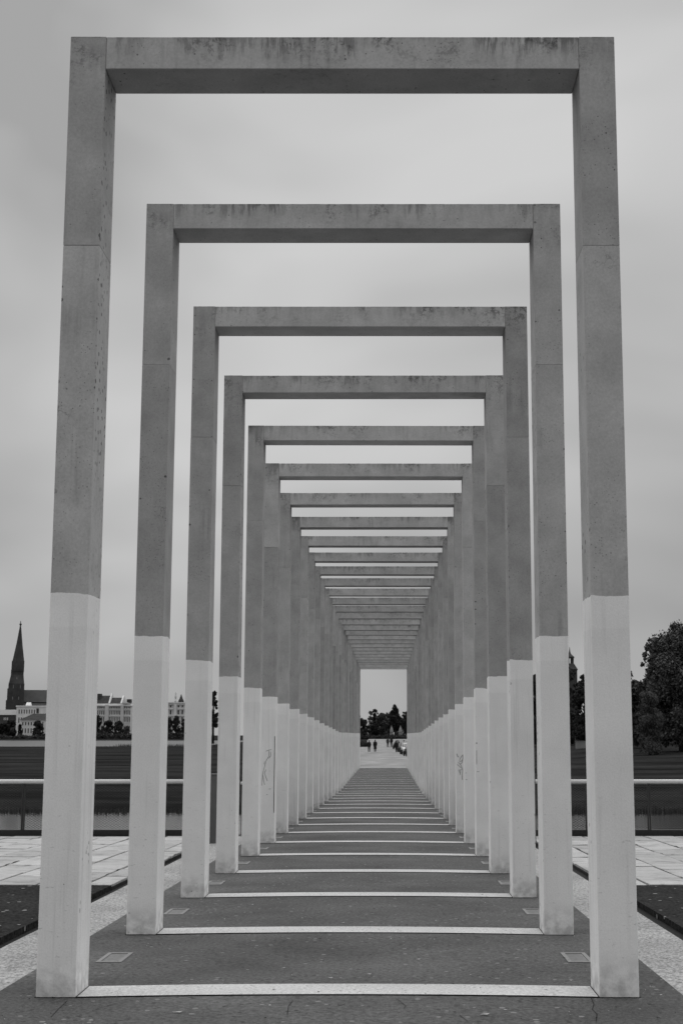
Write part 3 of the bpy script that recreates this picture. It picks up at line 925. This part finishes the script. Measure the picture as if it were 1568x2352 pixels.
ctree(930, 430, 520, 320, 'broadleaf_tree', 'dim tree far behind the left side of the tall conifer', 6000, .34, cbase=.05, mat='leaf_mid', seed=49, lobes=28, group=GC)
ctree(1200, 560, 500, 330, 'broadleaf_tree', 'dim grey tree behind the right side of the tall conifer', 6000, .32, cbase=.0, mat='leaf_mid', seed=50, lobes=28, group=GC)
p0, p1 = c5(60, 990), c5(1480, 990)
hedge('clipped_hedge', 'low dark hedge across the end of the gravel path', p0[0], p1[0], 421, c5(0, 975)[1], 9000, .2, 'leaf_dark', 51, dep=1.2)
p0, p1 = c5(30, 1130), c5(400, 1130)
hedge('path_shrub', 'dark low shrub on the left edge of the gravel path', p0[0], c5(405, 0)[0], 258, c5(0, 1125)[1], 4000, .14, 'leaf_dark', 52, dep=1.0, cat='shrub', foot=c5(0, 1262)[1])

def statue(x, label):
    p = c5(x, 735); f = c5(x, 945)
    Y = 423.5
    X, zt = unproj(p[0], p[1], Y); zb = unproj(f[0], f[1], Y)[1]
    h = zt-zb
    e = tag(empty('stone_ornament', (X, Y, zb)), label, 'ornament', 'pale stone ornaments under the conifer')
    w = h*.27
    w = h*.21
    MB().box(-w*1.05, w*1.05, -w*.9, w*.9, -1.2, h*.10).build('plinth', M['stone'], e, bevel=.03)
    MB().lathe([(w*.85, h*.10), (w*.95, h*.2), (w*.9, h*.45), (w*.66, h*.55), (w*.7, h*.62), (w*.45, h*.74)], 14).build('body', M['stone'], e, smooth=True)
    MB().lathe([(w*.3, h*.74), (w*.4, h*.80), (w*.22, h*.88), (w*.12, h*.95), (w*.03, h)], 10).build('finial', M['stone'], e, smooth=True)
statue(995, 'pale stone ornament under the conifer, left of the pair')
statue(1210, 'pale stone ornament under the conifer, right of the pair')

# ------------------------------------------------------------------ people
def person(label, px, ytop, yfoot, Y, face, coat=False, stride=.16, seed=1, arm=0.1, top='cloth'):
    p = c5(px, yfoot)
    X, zf = unproj(p[0], p[1], Y)
    zt = unproj(p[0], c5(px, ytop)[1], Y)[1]
    H = zt - zf
    zf = pathz(Y) + .004
    e = tag(empty('person', (X, Y, zf), face), label, 'person', 'people walking on the gravel path')
    k = H/1.75
    J = {  # joint: (x, y, z, radius)
        'pel': (0, 0, .95, .155), 'wai': (0, 0, 1.10, .14), 'che': (0, 0, 1.33, .165), 'sho': (0, 0, 1.45, .10), 'nec': (0, .0, 1.51, .055), 'hd1': (0, .01, 1.58, .085), 'hd2': (0, .015, 1.67, .095), 'hd3': (0, .01, 1.735, .06)}
    ed = [('pel', 'wai'), ('wai', 'che'), ('che', 'sho'), ('sho', 'nec'), ('nec', 'hd1'), ('hd1', 'hd2'), ('hd2', 'hd3')]
    for s, t in ((-1, 'l'), (1, 'r')):
        f = stride*s
        J.update({'hip'+t: (s*.09, 0, .90, .10), 'kne'+t: (s*.095, f*.5+.03, .50, .082), 'ank'+t: (s*.095, f-.02, .09, .062), 'toe'+t: (s*.11, f+.13, .035, .035),
                  'shl'+t: (s*.18, 0, 1.42, .068), 'elb'+t: (s*.235, -f*.35-.02, 1.13, .052), 'wri'+t: (s*(.24-arm*.4), -f*.4+.08, .90, .04), 'han'+t: (s*(.235-arm*.4), -f*.4+.10, .82, .036), 'fin'+t: (s*(.225-arm*.4), -f*.4+.115, .755, .022)})
        ed += [('pel', 'hip'+t), ('hip'+t, 'kne'+t), ('kne'+t, 'ank'+t), ('ank'+t, 'toe'+t), ('che', 'shl'+t), ('shl'+t, 'elb'+t), ('elb'+t, 'wri'+t), ('wri'+t, 'han'+t), ('han'+t, 'fin'+t)]
    names = list(J)
    me = bpy.data.meshes.new('body')
    me.from_pydata([tuple(c*k for c in J[q][:3]) for q in names], [(names.index(a), names.index(c)) for a, c in ed], [])
    o = mobj('body', me, M['cloth2'], e)
    sk = o.modifiers.new('skin', 'SKIN'); sk.use_smooth_shade = True
    o.modifiers.new('sub', 'SUBSURF').levels = 1
    lay = me.skin_vertices[0].data
    for i, q in enumerate(names):
        lay[i].radius = (J[q][3]*k, J[q][3]*k*(.72 if q in ('che', 'wai', 'pel') else 1)); lay[i].use_root = (q == 'pel')
    hemz = .42 if coat else .80
    prof = [(.215 if coat else .185, hemz), (.20, .75 if coat else .88), (.178, 1.05), (.20, 1.28), (.185, 1.42), (.10, 1.50)]
    mb = MB(); n_ = 14
    mb.ring([[(r*1.05*math.cos(6.2832*i/n_)*k, r*.72*math.sin(6.2832*i/n_)*k, z*k) for i in range(n_)] for r, z in prof])
    for s in (-1, 1):
        f = stride*s
        mb.tube([(s*.17*k, 0, 1.43*k), (s*.24*k, (-f*.35-.02)*k, 1.13*k), (s*(.245-arm*.4)*k, (-f*.4+.08)*k, .89*k)], [.082*k, .068*k, .055*k], 8)
    mb.build('coat' if coat else 'jacket', M[top], e, smooth=True)
    MB().lathe([(.03*k, 1.575*k), (.094*k, 1.60*k), (.108*k, 1.67*k), (.09*k, 1.73*k), (.03*k, 1.762*k)], 12, (0, -.012*k)).build('hair', M['hair'], e, smooth=True)
    return e
person('person in dark jacket and trousers, left of the pair walking away on the path', 455, 1105, 1390, 205, 0, stride=.10, seed=1)
person('person in a long dark flared coat, right of the pair walking away on the path', 600, 1092, 1388, 206, .2, coat=True, stride=.08, seed=2)
person('person in dark clothes farther off, left of two walking side by side', 905, 1020, 1250, 252, 0, stride=.18, seed=3, top='cloth3')
person('person in dark clothes farther off, right of two walking side by side', 992, 1010, 1250, 252, 3.0, stride=.12, seed=4)
person('person in dark clothes walking close beside the parked cars', 1110, 1075, 1362, 203, .3, stride=.2, seed=5)
person('person in dark clothes standing between the parked cars', 1290, 1040, 1270, 226, 1.2, stride=.05, seed=6)

# ------------------------------------------------------------------ parked cars
def car(label, X, Y, rz, paint, h=1.45):
    e = tag(empty('parked_car', (X, Y, pathz(Y)+.004), rz), label, 'car', 'cars parked beside the gravel path')
    L, Wd = 4.2, 1.72
    # lofted body: stations along the length (y), half width and z
    def sect(y, hw, zb, zt_): return [(-hw, y, zb+.12), (-hw*.92, y, zb), (hw*.92, y, zb), (hw, y, zb+.12), (hw, y, zt_-.12), (hw*.9, y, zt_), (-hw*.9, y, zt_), (-hw, y, zt_-.12)]
    st = [(-2.1, .66, .30, .62), (-2.0, .80, .22, .74), (-1.5, .86, .20, .86), (-.8, .86, .20, .95), (.6, .86, .20, .97), (1.5, .85, .22, .96), (1.98, .80, .26, .90), (2.1, .70, .34, .78)]
    MB().ring([sect(*q) for q in st]).build('body', M[paint], e, smooth=False, bevel=0)
    cb = [(-1.05, .80, .88, .97), (-.35, .70, .90, h-.05), (.55, .69, .90, h), (1.25, .68, .90, h-.08), (1.85, .76, .88, .98)]
    MB().ring([[(-w, y, zb), (w, y, zb), (w*.86, y, zt_), (-w*.86, y, zt_)] for y, w, zb, zt_ in cb]).build('cabin', M[paint], e)
    MB().add([(-.66, -1.06, 1.0), (.66, -1.06, 1.0), (.56, -.40, h-.09), (-.56, -.40, h-.09)], [(0, 1, 2, 3)]).build('windscreen', M['glass'], e, (0, -.03, .02))
    MB().add([(-.62, 1.86, 1.0), (.62, 1.86, 1.0), (.54, 1.30, h-.13), (-.54, 1.30, h-.13)], [(3, 2, 1, 0)]).build('rear_window', M['glass'], e, (0, .03, .02))
    for s in (-1, 1):
        for (a, c) in ((-.7, .25), (.32, 1.25)):
            MB().add([(s*.775, a+(-.15 if a < 0 else 0), 1.0), (s*.765, c+(.2 if c > 1 else 0), 1.0), (s*.645, c, h-.12), (s*.645, a+.25 if a < 0 else a, h-.12)], [(0, 1, 2, 3) if s > 0 else (3, 2, 1, 0)]).build('side_window', M['glass'], e, (s*.03, 0, 0))
        for y in (-1.3, 1.3):
            w = MB().ring([[(s*.86-dx_, y+r*math.cos(6.2832*i/16), .31+r*math.sin(6.2832*i/16)) for i in range(16)] for dx_, r in ((-.02, .26), (-.02, .31), (.16, .31), (.16, .26))]).build('tyre', M['tyre'], e)
            MB().ring([[(s*.86+dx_, y+r*math.cos(6.2832*i/12), .31+r*math.sin(6.2832*i/12)) for i in range(12)] for dx_, r in ((-.1, .2), (s*.03, .2), (s*.03, .06))]).build('rim', M['rim'], w)
        MB().box(s*.66-.13, s*.66+.13, -2.11, -1.98, .60, .72).build('headlight', M['lampw'], e)
    MB().box(-.45, .45, -2.125, -2.05, .34, .46).build('grille', M['tyre'], e)
    MB().box(-.26, .26, -2.135, -2.12, .48, .58).build('number_plate', M['carwhite'], e)
    return e
car('dark parked car with bright windscreen, nearest of the row beside the path', 3.32, 173, .10, 'carblack')
car('white parked car, second of the row beside the path', 2.98, 188, .06, 'carwhite')
car('grey parked car, third of the row beside the path', 2.78, 205, .08, 'cargrey')
car('black parked car, farthest of the row beside the path', 2.5, 232, .3, 'carblack')

# pale low wall on the right meadow
X0, zz = unproj(1321, 1702, 205); X1, zb = unproj(1362, 1711, 205)
e = tag(empty('low_wall', ((X0+X1)/2, 205, zb)), 'pale low wall on the right meadow between the first two frames', 'wall')
MB().box(-(X1-X0)/2, (X1-X0)/2, -.3, .3, -.6, zz-zb-.08).build('wall_body', M['lightwall'], e)
MB().box(-(X1-X0)/2-.05, (X1-X0)/2+.05, -.35, .35, zz-zb-.08, zz-zb).build('coping', M['lightwall'], e)

# ------------------------------------------------------------------ the town across the lake
def win_grid(parent, x0, x1, nx_, z0, z1, y, wf=.45, mat='opening', frame=None):
    p = (x1-x0)/nx_; w = p*wf
    me = MB().box(-w/2, w/2, -.06, .2, 0, z1-z0).mesh('window')
    fm = MB().box(-w/2-.18, w/2+.18, -.14, .1, -.28, -.02).box(-w/2-.2, w/2+.2, -.16, .1, z1-z0+.02, z1-z0+.3).mesh('surround') if frame else None
    for i in range(nx_):
        o = mobj('window', me, M[mat], parent, (x0+p*(i+.5), y, z0))
        if fm: mobj('surround', fm, M[frame], o)

def town_pt(xv, yv, Y):
    return unproj(xv, yv, Y)

# cathedral
YC = 900.0
def zx(x, y): return (x*.1343, 1406.7+y*.1343)
def P(x, y, Y=YC):
    q = zx(x, y); return unproj(q[0], q[1], Y)
cx = P(338, 0)[0]
zg = 0.0
e = tag(empty('cathedral', (cx, YC, 0), math.atan2(-cx, YC)), 'dark brick cathedral with tall pointed spire across the lake', 'church')
def lx(x): return P(x, 0)[0]-cx
def lz(y): return P(338, y)[1]
tw = (lx(445)-lx(235))/2
MB().box(lx(172), lx(470), 0, 22, -1, lz(1500)).build('tower_base', M['cathedral'], e)
MB().box(lx(188), lx(467), .6, 21, lz(1500), lz(1300)).build('tower_shaft', M['cathedral'], e)
st = MB().box(lx(203), lx(466), 1.2, 20.5, lz(1300), lz(1215)).build('tower_stage', M['cathedral'], e)
MB().ring([[(lx(207), 1.5, lz(1215)), (lx(462), 1.5, lz(1215)), (lx(462), 20, lz(1215)), (lx(207), 20, lz(1215))], [(lx(237), 3.4, lz(1060)), (lx(445), 3.4, lz(1060)), (lx(445), 18, lz(1060)), (lx(237), 18, lz(1060))]]).build('tower_taper', M['cathedral'], e)
MB().box(lx(236), lx(446), 3.4, 18, lz(1060), lz(995)).build('belfry', M['cathedral'], e)
MB().prism([(lx(232), lz(995)), (lx(450), lz(995)), (lx(345), lz(820))], 3.0, 4.2).build('gable', M['cathedral'], e)
cxs = lx(350)
MB().ring([[(lx(240), 3.6, lz(1000)), (lx(450), 3.6, lz(1000)), (lx(450), 18, lz(1000)), (lx(240), 18, lz(1000))], [(lx(243), 4.5, lz(822)), (lx(451), 4.5, lz(822)), (lx(451), 17, lz(822)), (lx(243), 17, lz(822))]]).build('spire_base', M['cathroof'], e)
n8 = 8; rr = (lx(449)-lx(250))/2; sxm = (lx(449)+lx(250))/2
def oct_(r, z, x): return [(x+r*math.cos(6.2832*(i+.5)/n8), 10.7+r*math.sin(6.2832*(i+.5)/n8), z) for i in range(n8)]
MB().ring([oct_(rr*1.07, lz(822), sxm), oct_(rr*.55, lz(520), lx(357)), oct_(.35, lz(195), lx(363))]).build('spire', M['cathroof'], e)
MB().lathe([(.35, lz(205)), (.75, lz(190)), (.8, lz(178)), (.3, lz(165)), (.14, lz(120))], 8, (lx(363), 10.7)).build('finial', M['cathroof'], e)
for xw, y0, y1, w in ((288, 1420, 1340, 22), (370, 1420, 1340, 22), (335, 1170, 1110, 16), (380, 1490, 1440, 12), (280, 1490, 1440, 12), (285, 1300, 1240, 10), (400, 1300, 1240, 10)):
    a, c = lx(xw-w/2), lx(xw+w/2)
    fy = 0.5 if y0 > 1300 else 1.1 if y0 > 1215 else 2.6
    MB().prism([(a, lz(y0)), (c, lz(y0)), (c, lz(y1+10)), ((a+c)/2, lz(y1-8)), (a, lz(y1+10))], fy-.12, fy+.5).build('window', M['roofz'] if w < 20 else M['opening'], e)
MB().prism_x([(4, lz(1530)), (26, lz(1530)), (15, lz(1312))], lx(467), lx(467)+30).build('nave_roof', M['cathroof'], e)
nw = MB().box(lx(467), lx(467)+30, 5, 25, -1, lz(1530)).build('nave_wall', M['cathedral'], e)
MB().prism_x([(-2, lz(1580)), (5, lz(1545)), (5, lz(1580))], lx(467), lx(467)+30).build('aisle_roof', M['rooft'], e)
MB().box(lx(467), lx(467)+30, -2, 5, -1, lz(1580)).build('aisle_wall', M['cathedral'], e)

YB = 840.0
def building(name, label, x0, x1, ytop, Y, mat, dep=16, group='buildings across the lake'):
    X0, zt = unproj(x0, ytop, Y); X1, _ = unproj(x1, ytop, Y)
    e = tag(empty(name, ((X0+X1)/2, Y, 0)), label, 'building', group)
    hw = (X1-X0)/2
    MB().box(-hw, hw, 0, dep, -1, zt).build('wall', M[mat], e)
    return e, hw, zt
def zof(yv, Y): return unproj(400, yv, Y)[1]
def wx(xv, Y, e): return unproj(xv, 1650, Y)[0]-e.location.x

# low grey house left of the cathedral foot
e, hw, zt = building('grey_brick_building', 'low grey brick building with flat pitched roof left below the cathedral', -30, 39.5, 1642, 860, 'brickgrey')
MB().prism_x([(-.5, zt), (16.5, zt), (8, zof(1629.5, 860))], -hw-.4, hw+.4).build('roof', M['roofz'], e)
win_grid(e, wx(8, 860, e), wx(20, 860, e), 3, zof(1654, 860), zof(1648, 860), 0, .4, 'render')
# tall pale building
e, hw, zt = building('pale_building', 'tall pale rendered building right below the cathedral', 38.5, 122, 1624, 850, 'render')
MB().box(-hw-.3, hw+.3, -.3, 16.3, zt, zof(1620.5, 850)).build('cornice', M['render'], e)
win_grid(e, wx(41, 850, e), wx(82, 850, e), 7, zof(1639, 850), zof(1630, 850), 0, .4, 'brickgrey', 'render')
win_grid(e, wx(41, 850, e), wx(82, 850, e), 7, zof(1660, 850), zof(1648, 850), 0, .4, 'brickgrey', 'render')
win_grid(e, wx(41, 850, e), wx(82, 850, e), 7, zof(1680, 850), zof(1667, 850), 0, .4, 'brickgrey', 'render')
a, c = wx(83.5, 850, e), wx(89, 850, e)
MB().box(a, c, -.2, .3, zof(1638, 850), zof(1627, 850)).build('dark_doorway', M['opening'], e)
a, c = wx(52, 850, e), wx(62, 850, e)
MB().prism_x([(6, zof(1620.4, 850)), (11, zof(1620.4, 850)), (8.5, zof(1612.5, 850))], a, c).build('roof_dormer', M['render'], e)
# small house with hip roof
e, hw, zt = building('hip_roof_house', 'small pale house with dark hip roof in front of the tall pale building', 47.5, 128, 1653.5, 826, 'render', 13)
zr = zof(1638.7, 826); xa = wx(70, 826, e)
MB().add([(-hw-.5, -.6, zt), (hw+.5, -.6, zt), (hw+.5, 13.6, zt), (-hw-.5, 13.6, zt), (xa, 6.5, zr), (-xa, 6.5, zr)], [(0, 1, 5, 4), (1, 2, 5), (2, 3, 4, 5), (3, 0, 4), (3, 2, 1, 0)]).build('roof', M['rooft'], e)
MB().box(-hw-.3, hw+.3, -.3, -.01, zt-.5, zt-.02).build('eaves', M['render'], e)
win_grid(e, -hw+.6, -hw+.6+wx(100, 826, e)-wx(47.5, 826, e), 8, zof(1666, 826), zof(1658.5, 826), 0, .38, 'opening', 'render')
win_grid(e, -hw+.6, -hw+.6+wx(100, 826, e)-wx(47.5, 826, e), 8, zof(1684, 826), zof(1673, 826), 0, .38, 'brickgrey', 'render')

# long palace
def z3(x): return 195.2+.1977*x
def y3(y): return 1550.2+.1977*y
YP = 832
e, hw, zt = building('pale_palace', 'long pale stone palace with rows of tall windows, left of the second frame', 150, 300.5, y3(362), YP, 'render2', 22)
MB().box(-hw-.4, hw+.4, -.7, 22, zt, y_ := zof(y3(352), YP)).build('cornice', M['render'], e)
MB().box(-hw, hw, .2, 21, y_, zof(y3(333), YP)).build('attic', M['render'], e)
MB().box(-hw, hw, -.35, -.01, zof(y3(402), YP), zof(y3(394), YP)).build('string_course', M['render'], e)
MB().box(-hw, hw, -.35, -.01, zof(y3(478), YP), zof(y3(469), YP)).build('string_course', M['render'], e)
for xa_, xb_ in ((232, 276), (415, 447), (-110, -80)):
    MB().box(wx(z3(xa_), YP, e), wx(z3(xb_), YP, e), -1.0, -.36, -1, zof(y3(345), YP)).build('pilaster', M['render2'], e)
for (xa_, xb_, nn) in ((-70, 230, 13), (280, 412, 7), (450, 530, 4)):
    a, c = wx(z3(xa_), YP, e), wx(z3(xb_), YP, e)
    win_grid(e, a, c, nn, zof(y3(390), YP), zof(y3(370), YP), 0, .5)
    win_grid(e, a, c, nn, zof(y3(462), YP), zof(y3(414), YP), 0, .42, 'opening', 'render')
    win_grid(e, a, c, nn, zof(y3(545), YP), zof(y3(490), YP), 0, .42, 'opening', 'render')
    win_grid(e, a, c, nn, zof(y3(650), YP), zof(y3(590), YP), 0, .42, 'opening')
pm_ = MB().prism([(wx(z3(425), YP, e), zof(y3(333), YP)), (wx(z3(530), YP, e), zof(y3(333), YP)), (wx(z3(478), YP, e), zof(y3(318), YP))], -.9, .3).build('pediment', M['render2'], e)
# houses whose roofs show over the palace
YR = 866
def roof_house(label, xa_, xb_, yr, ye, gable=True):
    e, hw, zt = building('roof_house', label, xa_, xb_, ye, YR, 'render2', 14)
    zr = zof(yr, YR)
    MB().prism_x([(-.4, zt), (14.4, zt), (7, zr)], -hw, hw-.5).build('roof', M['rooft'], e)
    if gable:
        for s in (hw-.48,):
            MB().prism_x([(-.6, zt-.4), (14.6, zt-.4), (14.6, zt+.5), (7.6, zr+1.3), (6.4, zr+1.3), (-.6, zt+.5)], s, s+.9).build('gable_wall', M['render2'], e)
    return e, hw, zr
e, hw, zr = roof_house('house with dark roof and raised gable behind the palace, left of two', 196, 251.5, y3(237), y3(335))
MB().box(wx(214, YR, e), wx(227.5, YR, e), 3, 8, zr-3, zof(y3(217), YR)).build('chimney', M['rooft'], e)
e, hw, zr = roof_house('house with dark roof and pale gable behind the palace, right of two', 252.8, 279, y3(261), y3(335))
MB().box(wx(288, YR, e), wx(296, YR, e), 3, 9, -1, zof(y3(280), YR)).build('chimney', M['rooft'], e)
MB().box(wx(284, YR, e), wx(300, YR, e), 5, 9, -1, zof(y3(325), YR)).build('side_wing', M['render2'], e)
# second palace
e, hw, zt = building('columned_palace', 'pale palace with balustrade, between the second and third frames', 376, 470, y3(330), 836, 'render2', 22)
YQ = 836
MB().box(-hw-.4, hw+.4, -.6, 21, zt, zof(y3(316), YQ)).build('balustrade', M['render'], e)
for yy in ((345, 338), (400, 392), (478, 468)):
    MB().box(-hw, hw, -.45, -.01, zof(y3(yy[0]), YQ), zof(y3(yy[1]), YQ)).build('string_course', M['render'], e)
a, c = wx(378, YQ, e), wx(432, YQ, e)
win_grid(e, a, c, 6, zof(y3(378), YQ), zof(y3(352), YQ), 0, .36, 'opening', 'render')
win_grid(e, a, c, 6, zof(y3(460), YQ), zof(y3(408), YQ), 0, .36, 'opening', 'render')
win_grid(e, a, c, 6, zof(y3(550), YQ), zof(y3(490), YQ), 0, .36, 'opening', 'render')
win_grid(e, a, c, 6, zof(y3(665), YQ), zof(y3(600), YQ), 0, .36, 'opening')
MB().box(wx(z3(1032), YQ, e), wx(z3(1064), YQ, e), -.8, -.5, -1, zof(y3(335), YQ)).build('pilaster', M['render'], e)
sx_ = wx(z3(1048), YQ, e); sz_ = zof(y3(316), YQ)
MB().lathe([(1.0, sz_), (.9, sz_+1.2), (.45, sz_+1.4), (.75, sz_+2.2), (.6, sz_+4), (.3, sz_+4.5), (.5, sz_+5.2), (.2, sz_+5.7)], 8, (sx_, .5)).build('roof_statue', M['render2'], e, smooth=True)
e = tag(empty('church_spire', (unproj(z3(1118), 1600, 1000)[0], 1000, 0)), 'tiny dark pointed spire behind the balustraded palace', 'spire')
MB().box(-1.7, 1.7, -1.7, 1.7, -1, zof(y3(300), 1000)).build('tower', M['cathedral'], e)
MB().lathe([(2.0, zof(y3(302), 1000)), (1.0, zof(y3(270), 1000)), (.15, zof(y3(225), 1000))], 8).build('spire', M['cathroof'], e)

# castle turret above the trees on the right
YT = 520
X, zt = unproj(1307, 1490, YT)
e = tag(empty('castle_turret', (X, YT, 0)), 'small dark castle turret with lantern rising above the right hand trees', 'tower')
zq = lambda yv: unproj(1314, yv, YT)[1]
MB().lathe([(2.6, -.5), (2.6, zq(1540)), (2.9, zq(1538)), (1.9, zq(1528)), (1.5, zq(1524))], 10).build('shaft', M['cathedral'], e)
for i in range(6):
    q = 6.2832*i/6
    MB().box(-.22, .22, -.22, .22, zq(1524), zq(1512)).build('lantern_post', M['cathedral'], e, (1.15*math.cos(q), 1.15*math.sin(q), 0))
MB().lathe([(1.6, zq(1512)), (1.7, zq(1509)), (1.0, zq(1505)), (.4, zq(1501)), (.25, zq(1497)), (.06, zq(1486))], 10).build('cupola', M['cathroof'], e)
for dx_ in (-2.3,):
    MB().lathe([(.5, zq(1545)), (.5, zq(1520)), (.6, zq(1519)), (.05, zq(1500))], 8, (dx_, 0)).build('pinnacle', M['cathroof'], e)

# trees and bushes on the far shore
GS = 'trees on the far shore of the lake'
def st_(xv, yt, w, label, n, mat='leaf_dark', seed=1, name='shore_tree', **k):
    tree_at(xv, yt, 800, w, name, label, n, .55, seed=seed, mat=mat, group=GS, lobes=22, foot=1700, **k)
st_(24, 1655, 34, 'large dark tree at the far left on the shore below the cathedral', 5000, 'leaf_black', 61, cbase=.02)
st_(4, 1662, 26, 'dark bush at the left picture edge on the far shore', 3500, 'leaf_black', 62, cbase=.02)
st_(47, 1664, 9, 'small narrow dark tree in front of the hip roof house', 1500, 'leaf_black', 63, cbase=.02)
st_(88, 1655, 26, 'bushy tree right of the hip roof house beside the nearest frame', 3500, 'leaf_dark', 64, cbase=.15)
st_(223, 1643, 27, 'leftmost round tree before the long palace', 4000, 'leaf_dark', 65, cbase=.12)
st_(250, 1654, 22, 'middle round tree before the long palace', 3500, 'leaf_dark', 66, cbase=.12)
st_(273, 1656, 24, 'rightmost round tree before the long palace', 3500, 'leaf_dark', 67, cbase=.12)
st_(237, 1668, 14, 'small shrub between the round trees before the palace', 1500, 'leaf_mid', 68, cbase=.02)
st_(292, 1668, 16, 'small dark tree at the right end of the long palace', 1600, 'leaf_mid', 73, cbase=.02)
st_(387, 1648, 24, 'round tree at the left end of the balustraded palace', 3500, 'leaf_dark', 69, cbase=.12)
st_(405, 1645, 19, 'round tree in the middle before the balustraded palace', 3500, 'leaf_dark', 70, cbase=.12)
st_(424, 1652, 16, 'dark tree at the right before the balustraded palace', 2500, 'leaf_dark', 71, cbase=.12)
st_(340, 1640, 60, 'wide tree on the shore hidden behind the second frame', 4000, 'leaf_dark', 74, cbase=.1)
tree_at(491, 1588, 420, 26, 'broadleaf_tree', 'tall loose tree seen between the left columns of the third and fourth frames', 3500, .34, seed=72, mat='leaf_dark', lobes=26, cbase=.3, foot=1706)
hedge('shore_bushes', 'dark bushes along the far shore below the cathedral', -20, 130, 790, 1688, 9000, .45, 'leaf_dark', 81, foot=1701.5, cat='bushes', dep=4)
hedge('shore_bushes', 'dark bushes along the far shore below the palaces', 195, 470, 790, 1683, 14000, .45, 'leaf_dark', 82, foot=1701.5, cat='bushes', dep=4)

# reeds along the banks: too many to count
def reeds(name, label, pts, n, h, seed, mat='reed'):
    r = np.random.default_rng(seed)
    P_ = np.array([pts(r) for _ in range(n)])
    V, F = [], []
    for i, p in enumerate(P_):
        hh = h*(.5+.8*r.random()); a = r.uniform(0, 3.14); w = .025*h/.4
        dx_, dy_ = math.cos(a)*w, math.sin(a)*w; lx_, ly_ = r.normal(0, .12)*hh, r.normal(0, .12)*hh
        b_ = len(V)
        V += [(p[0]-dx_, p[1]-dy_, p[2]), (p[0]+dx_, p[1]+dy_, p[2]), (p[0]+lx_, p[1]+ly_, p[2]+hh)]
        F.append((b_, b_+1, b_+2))
    me = bpy.data.meshes.new(name); me.from_pydata(V, [], F); me.update()
    tag(mobj(name, me, M[mat]), label, 'reeds', kind='stuff')
def bank(r):
    x = r.uniform(-26, 26); y = r.uniform(54.4, 56.2)
    return (x, y, terrain(x, 55.2) - .05)
reeds('bank_grass', 'rough grass along the far bank of the canal', bank, 12000, .32, 91)
def lakeb(r):
    x = r.uniform(-105, -46); y = 348 + r.normal(0, 3) - 5*math.sin(x*.03)
    return (x, y, -1.25)
reeds('lake_reeds', 'reeds along the near shore of the lake', lambda r: (r.uniform(-66, -40), 352+r.normal(0, 6), -1.3), 1500, .8, 92)

# crumbs of leaf and grit on the deck: too small and too many to count
r = np.random.default_rng(5)
V, F = [], []
for i in range(520):
    y = 8.2 + 24*r.random()**1.6; x = r.uniform(-2.2, 2.2)
    q = .004 + .012*r.random()**2; a = r.uniform(0, 3.14); c_, s_ = math.cos(a)*q, math.sin(a)*q
    z = floor(y) + camber(x) + .007
    b_ = len(V)
    V += [(x-c_, y-s_, z), (x+s_*.5, y-c_*.5, z+.003), (x+c_, y+s_, z+.001), (x-s_*.5, y+c_*.5, z)]
    F.append((b_, b_+1, b_+2, b_+3))
for nm, lab, mt, lo, hi in (('pale_litter', 'pale crumbs of dry leaf scattered over the deck', 'leaf', 0, 200), ('dark_litter', 'dark crumbs of grit scattered over the deck', 'crack', 200, 520)):
    me = bpy.data.meshes.new(nm); me.from_pydata(V[lo*4:hi*4], [], [tuple(k-lo*4 for k in f_) for f_ in F[lo:hi]]); me.update()
    tag(mobj(nm, me, M[mt]), lab, 'litter', kind='stuff')
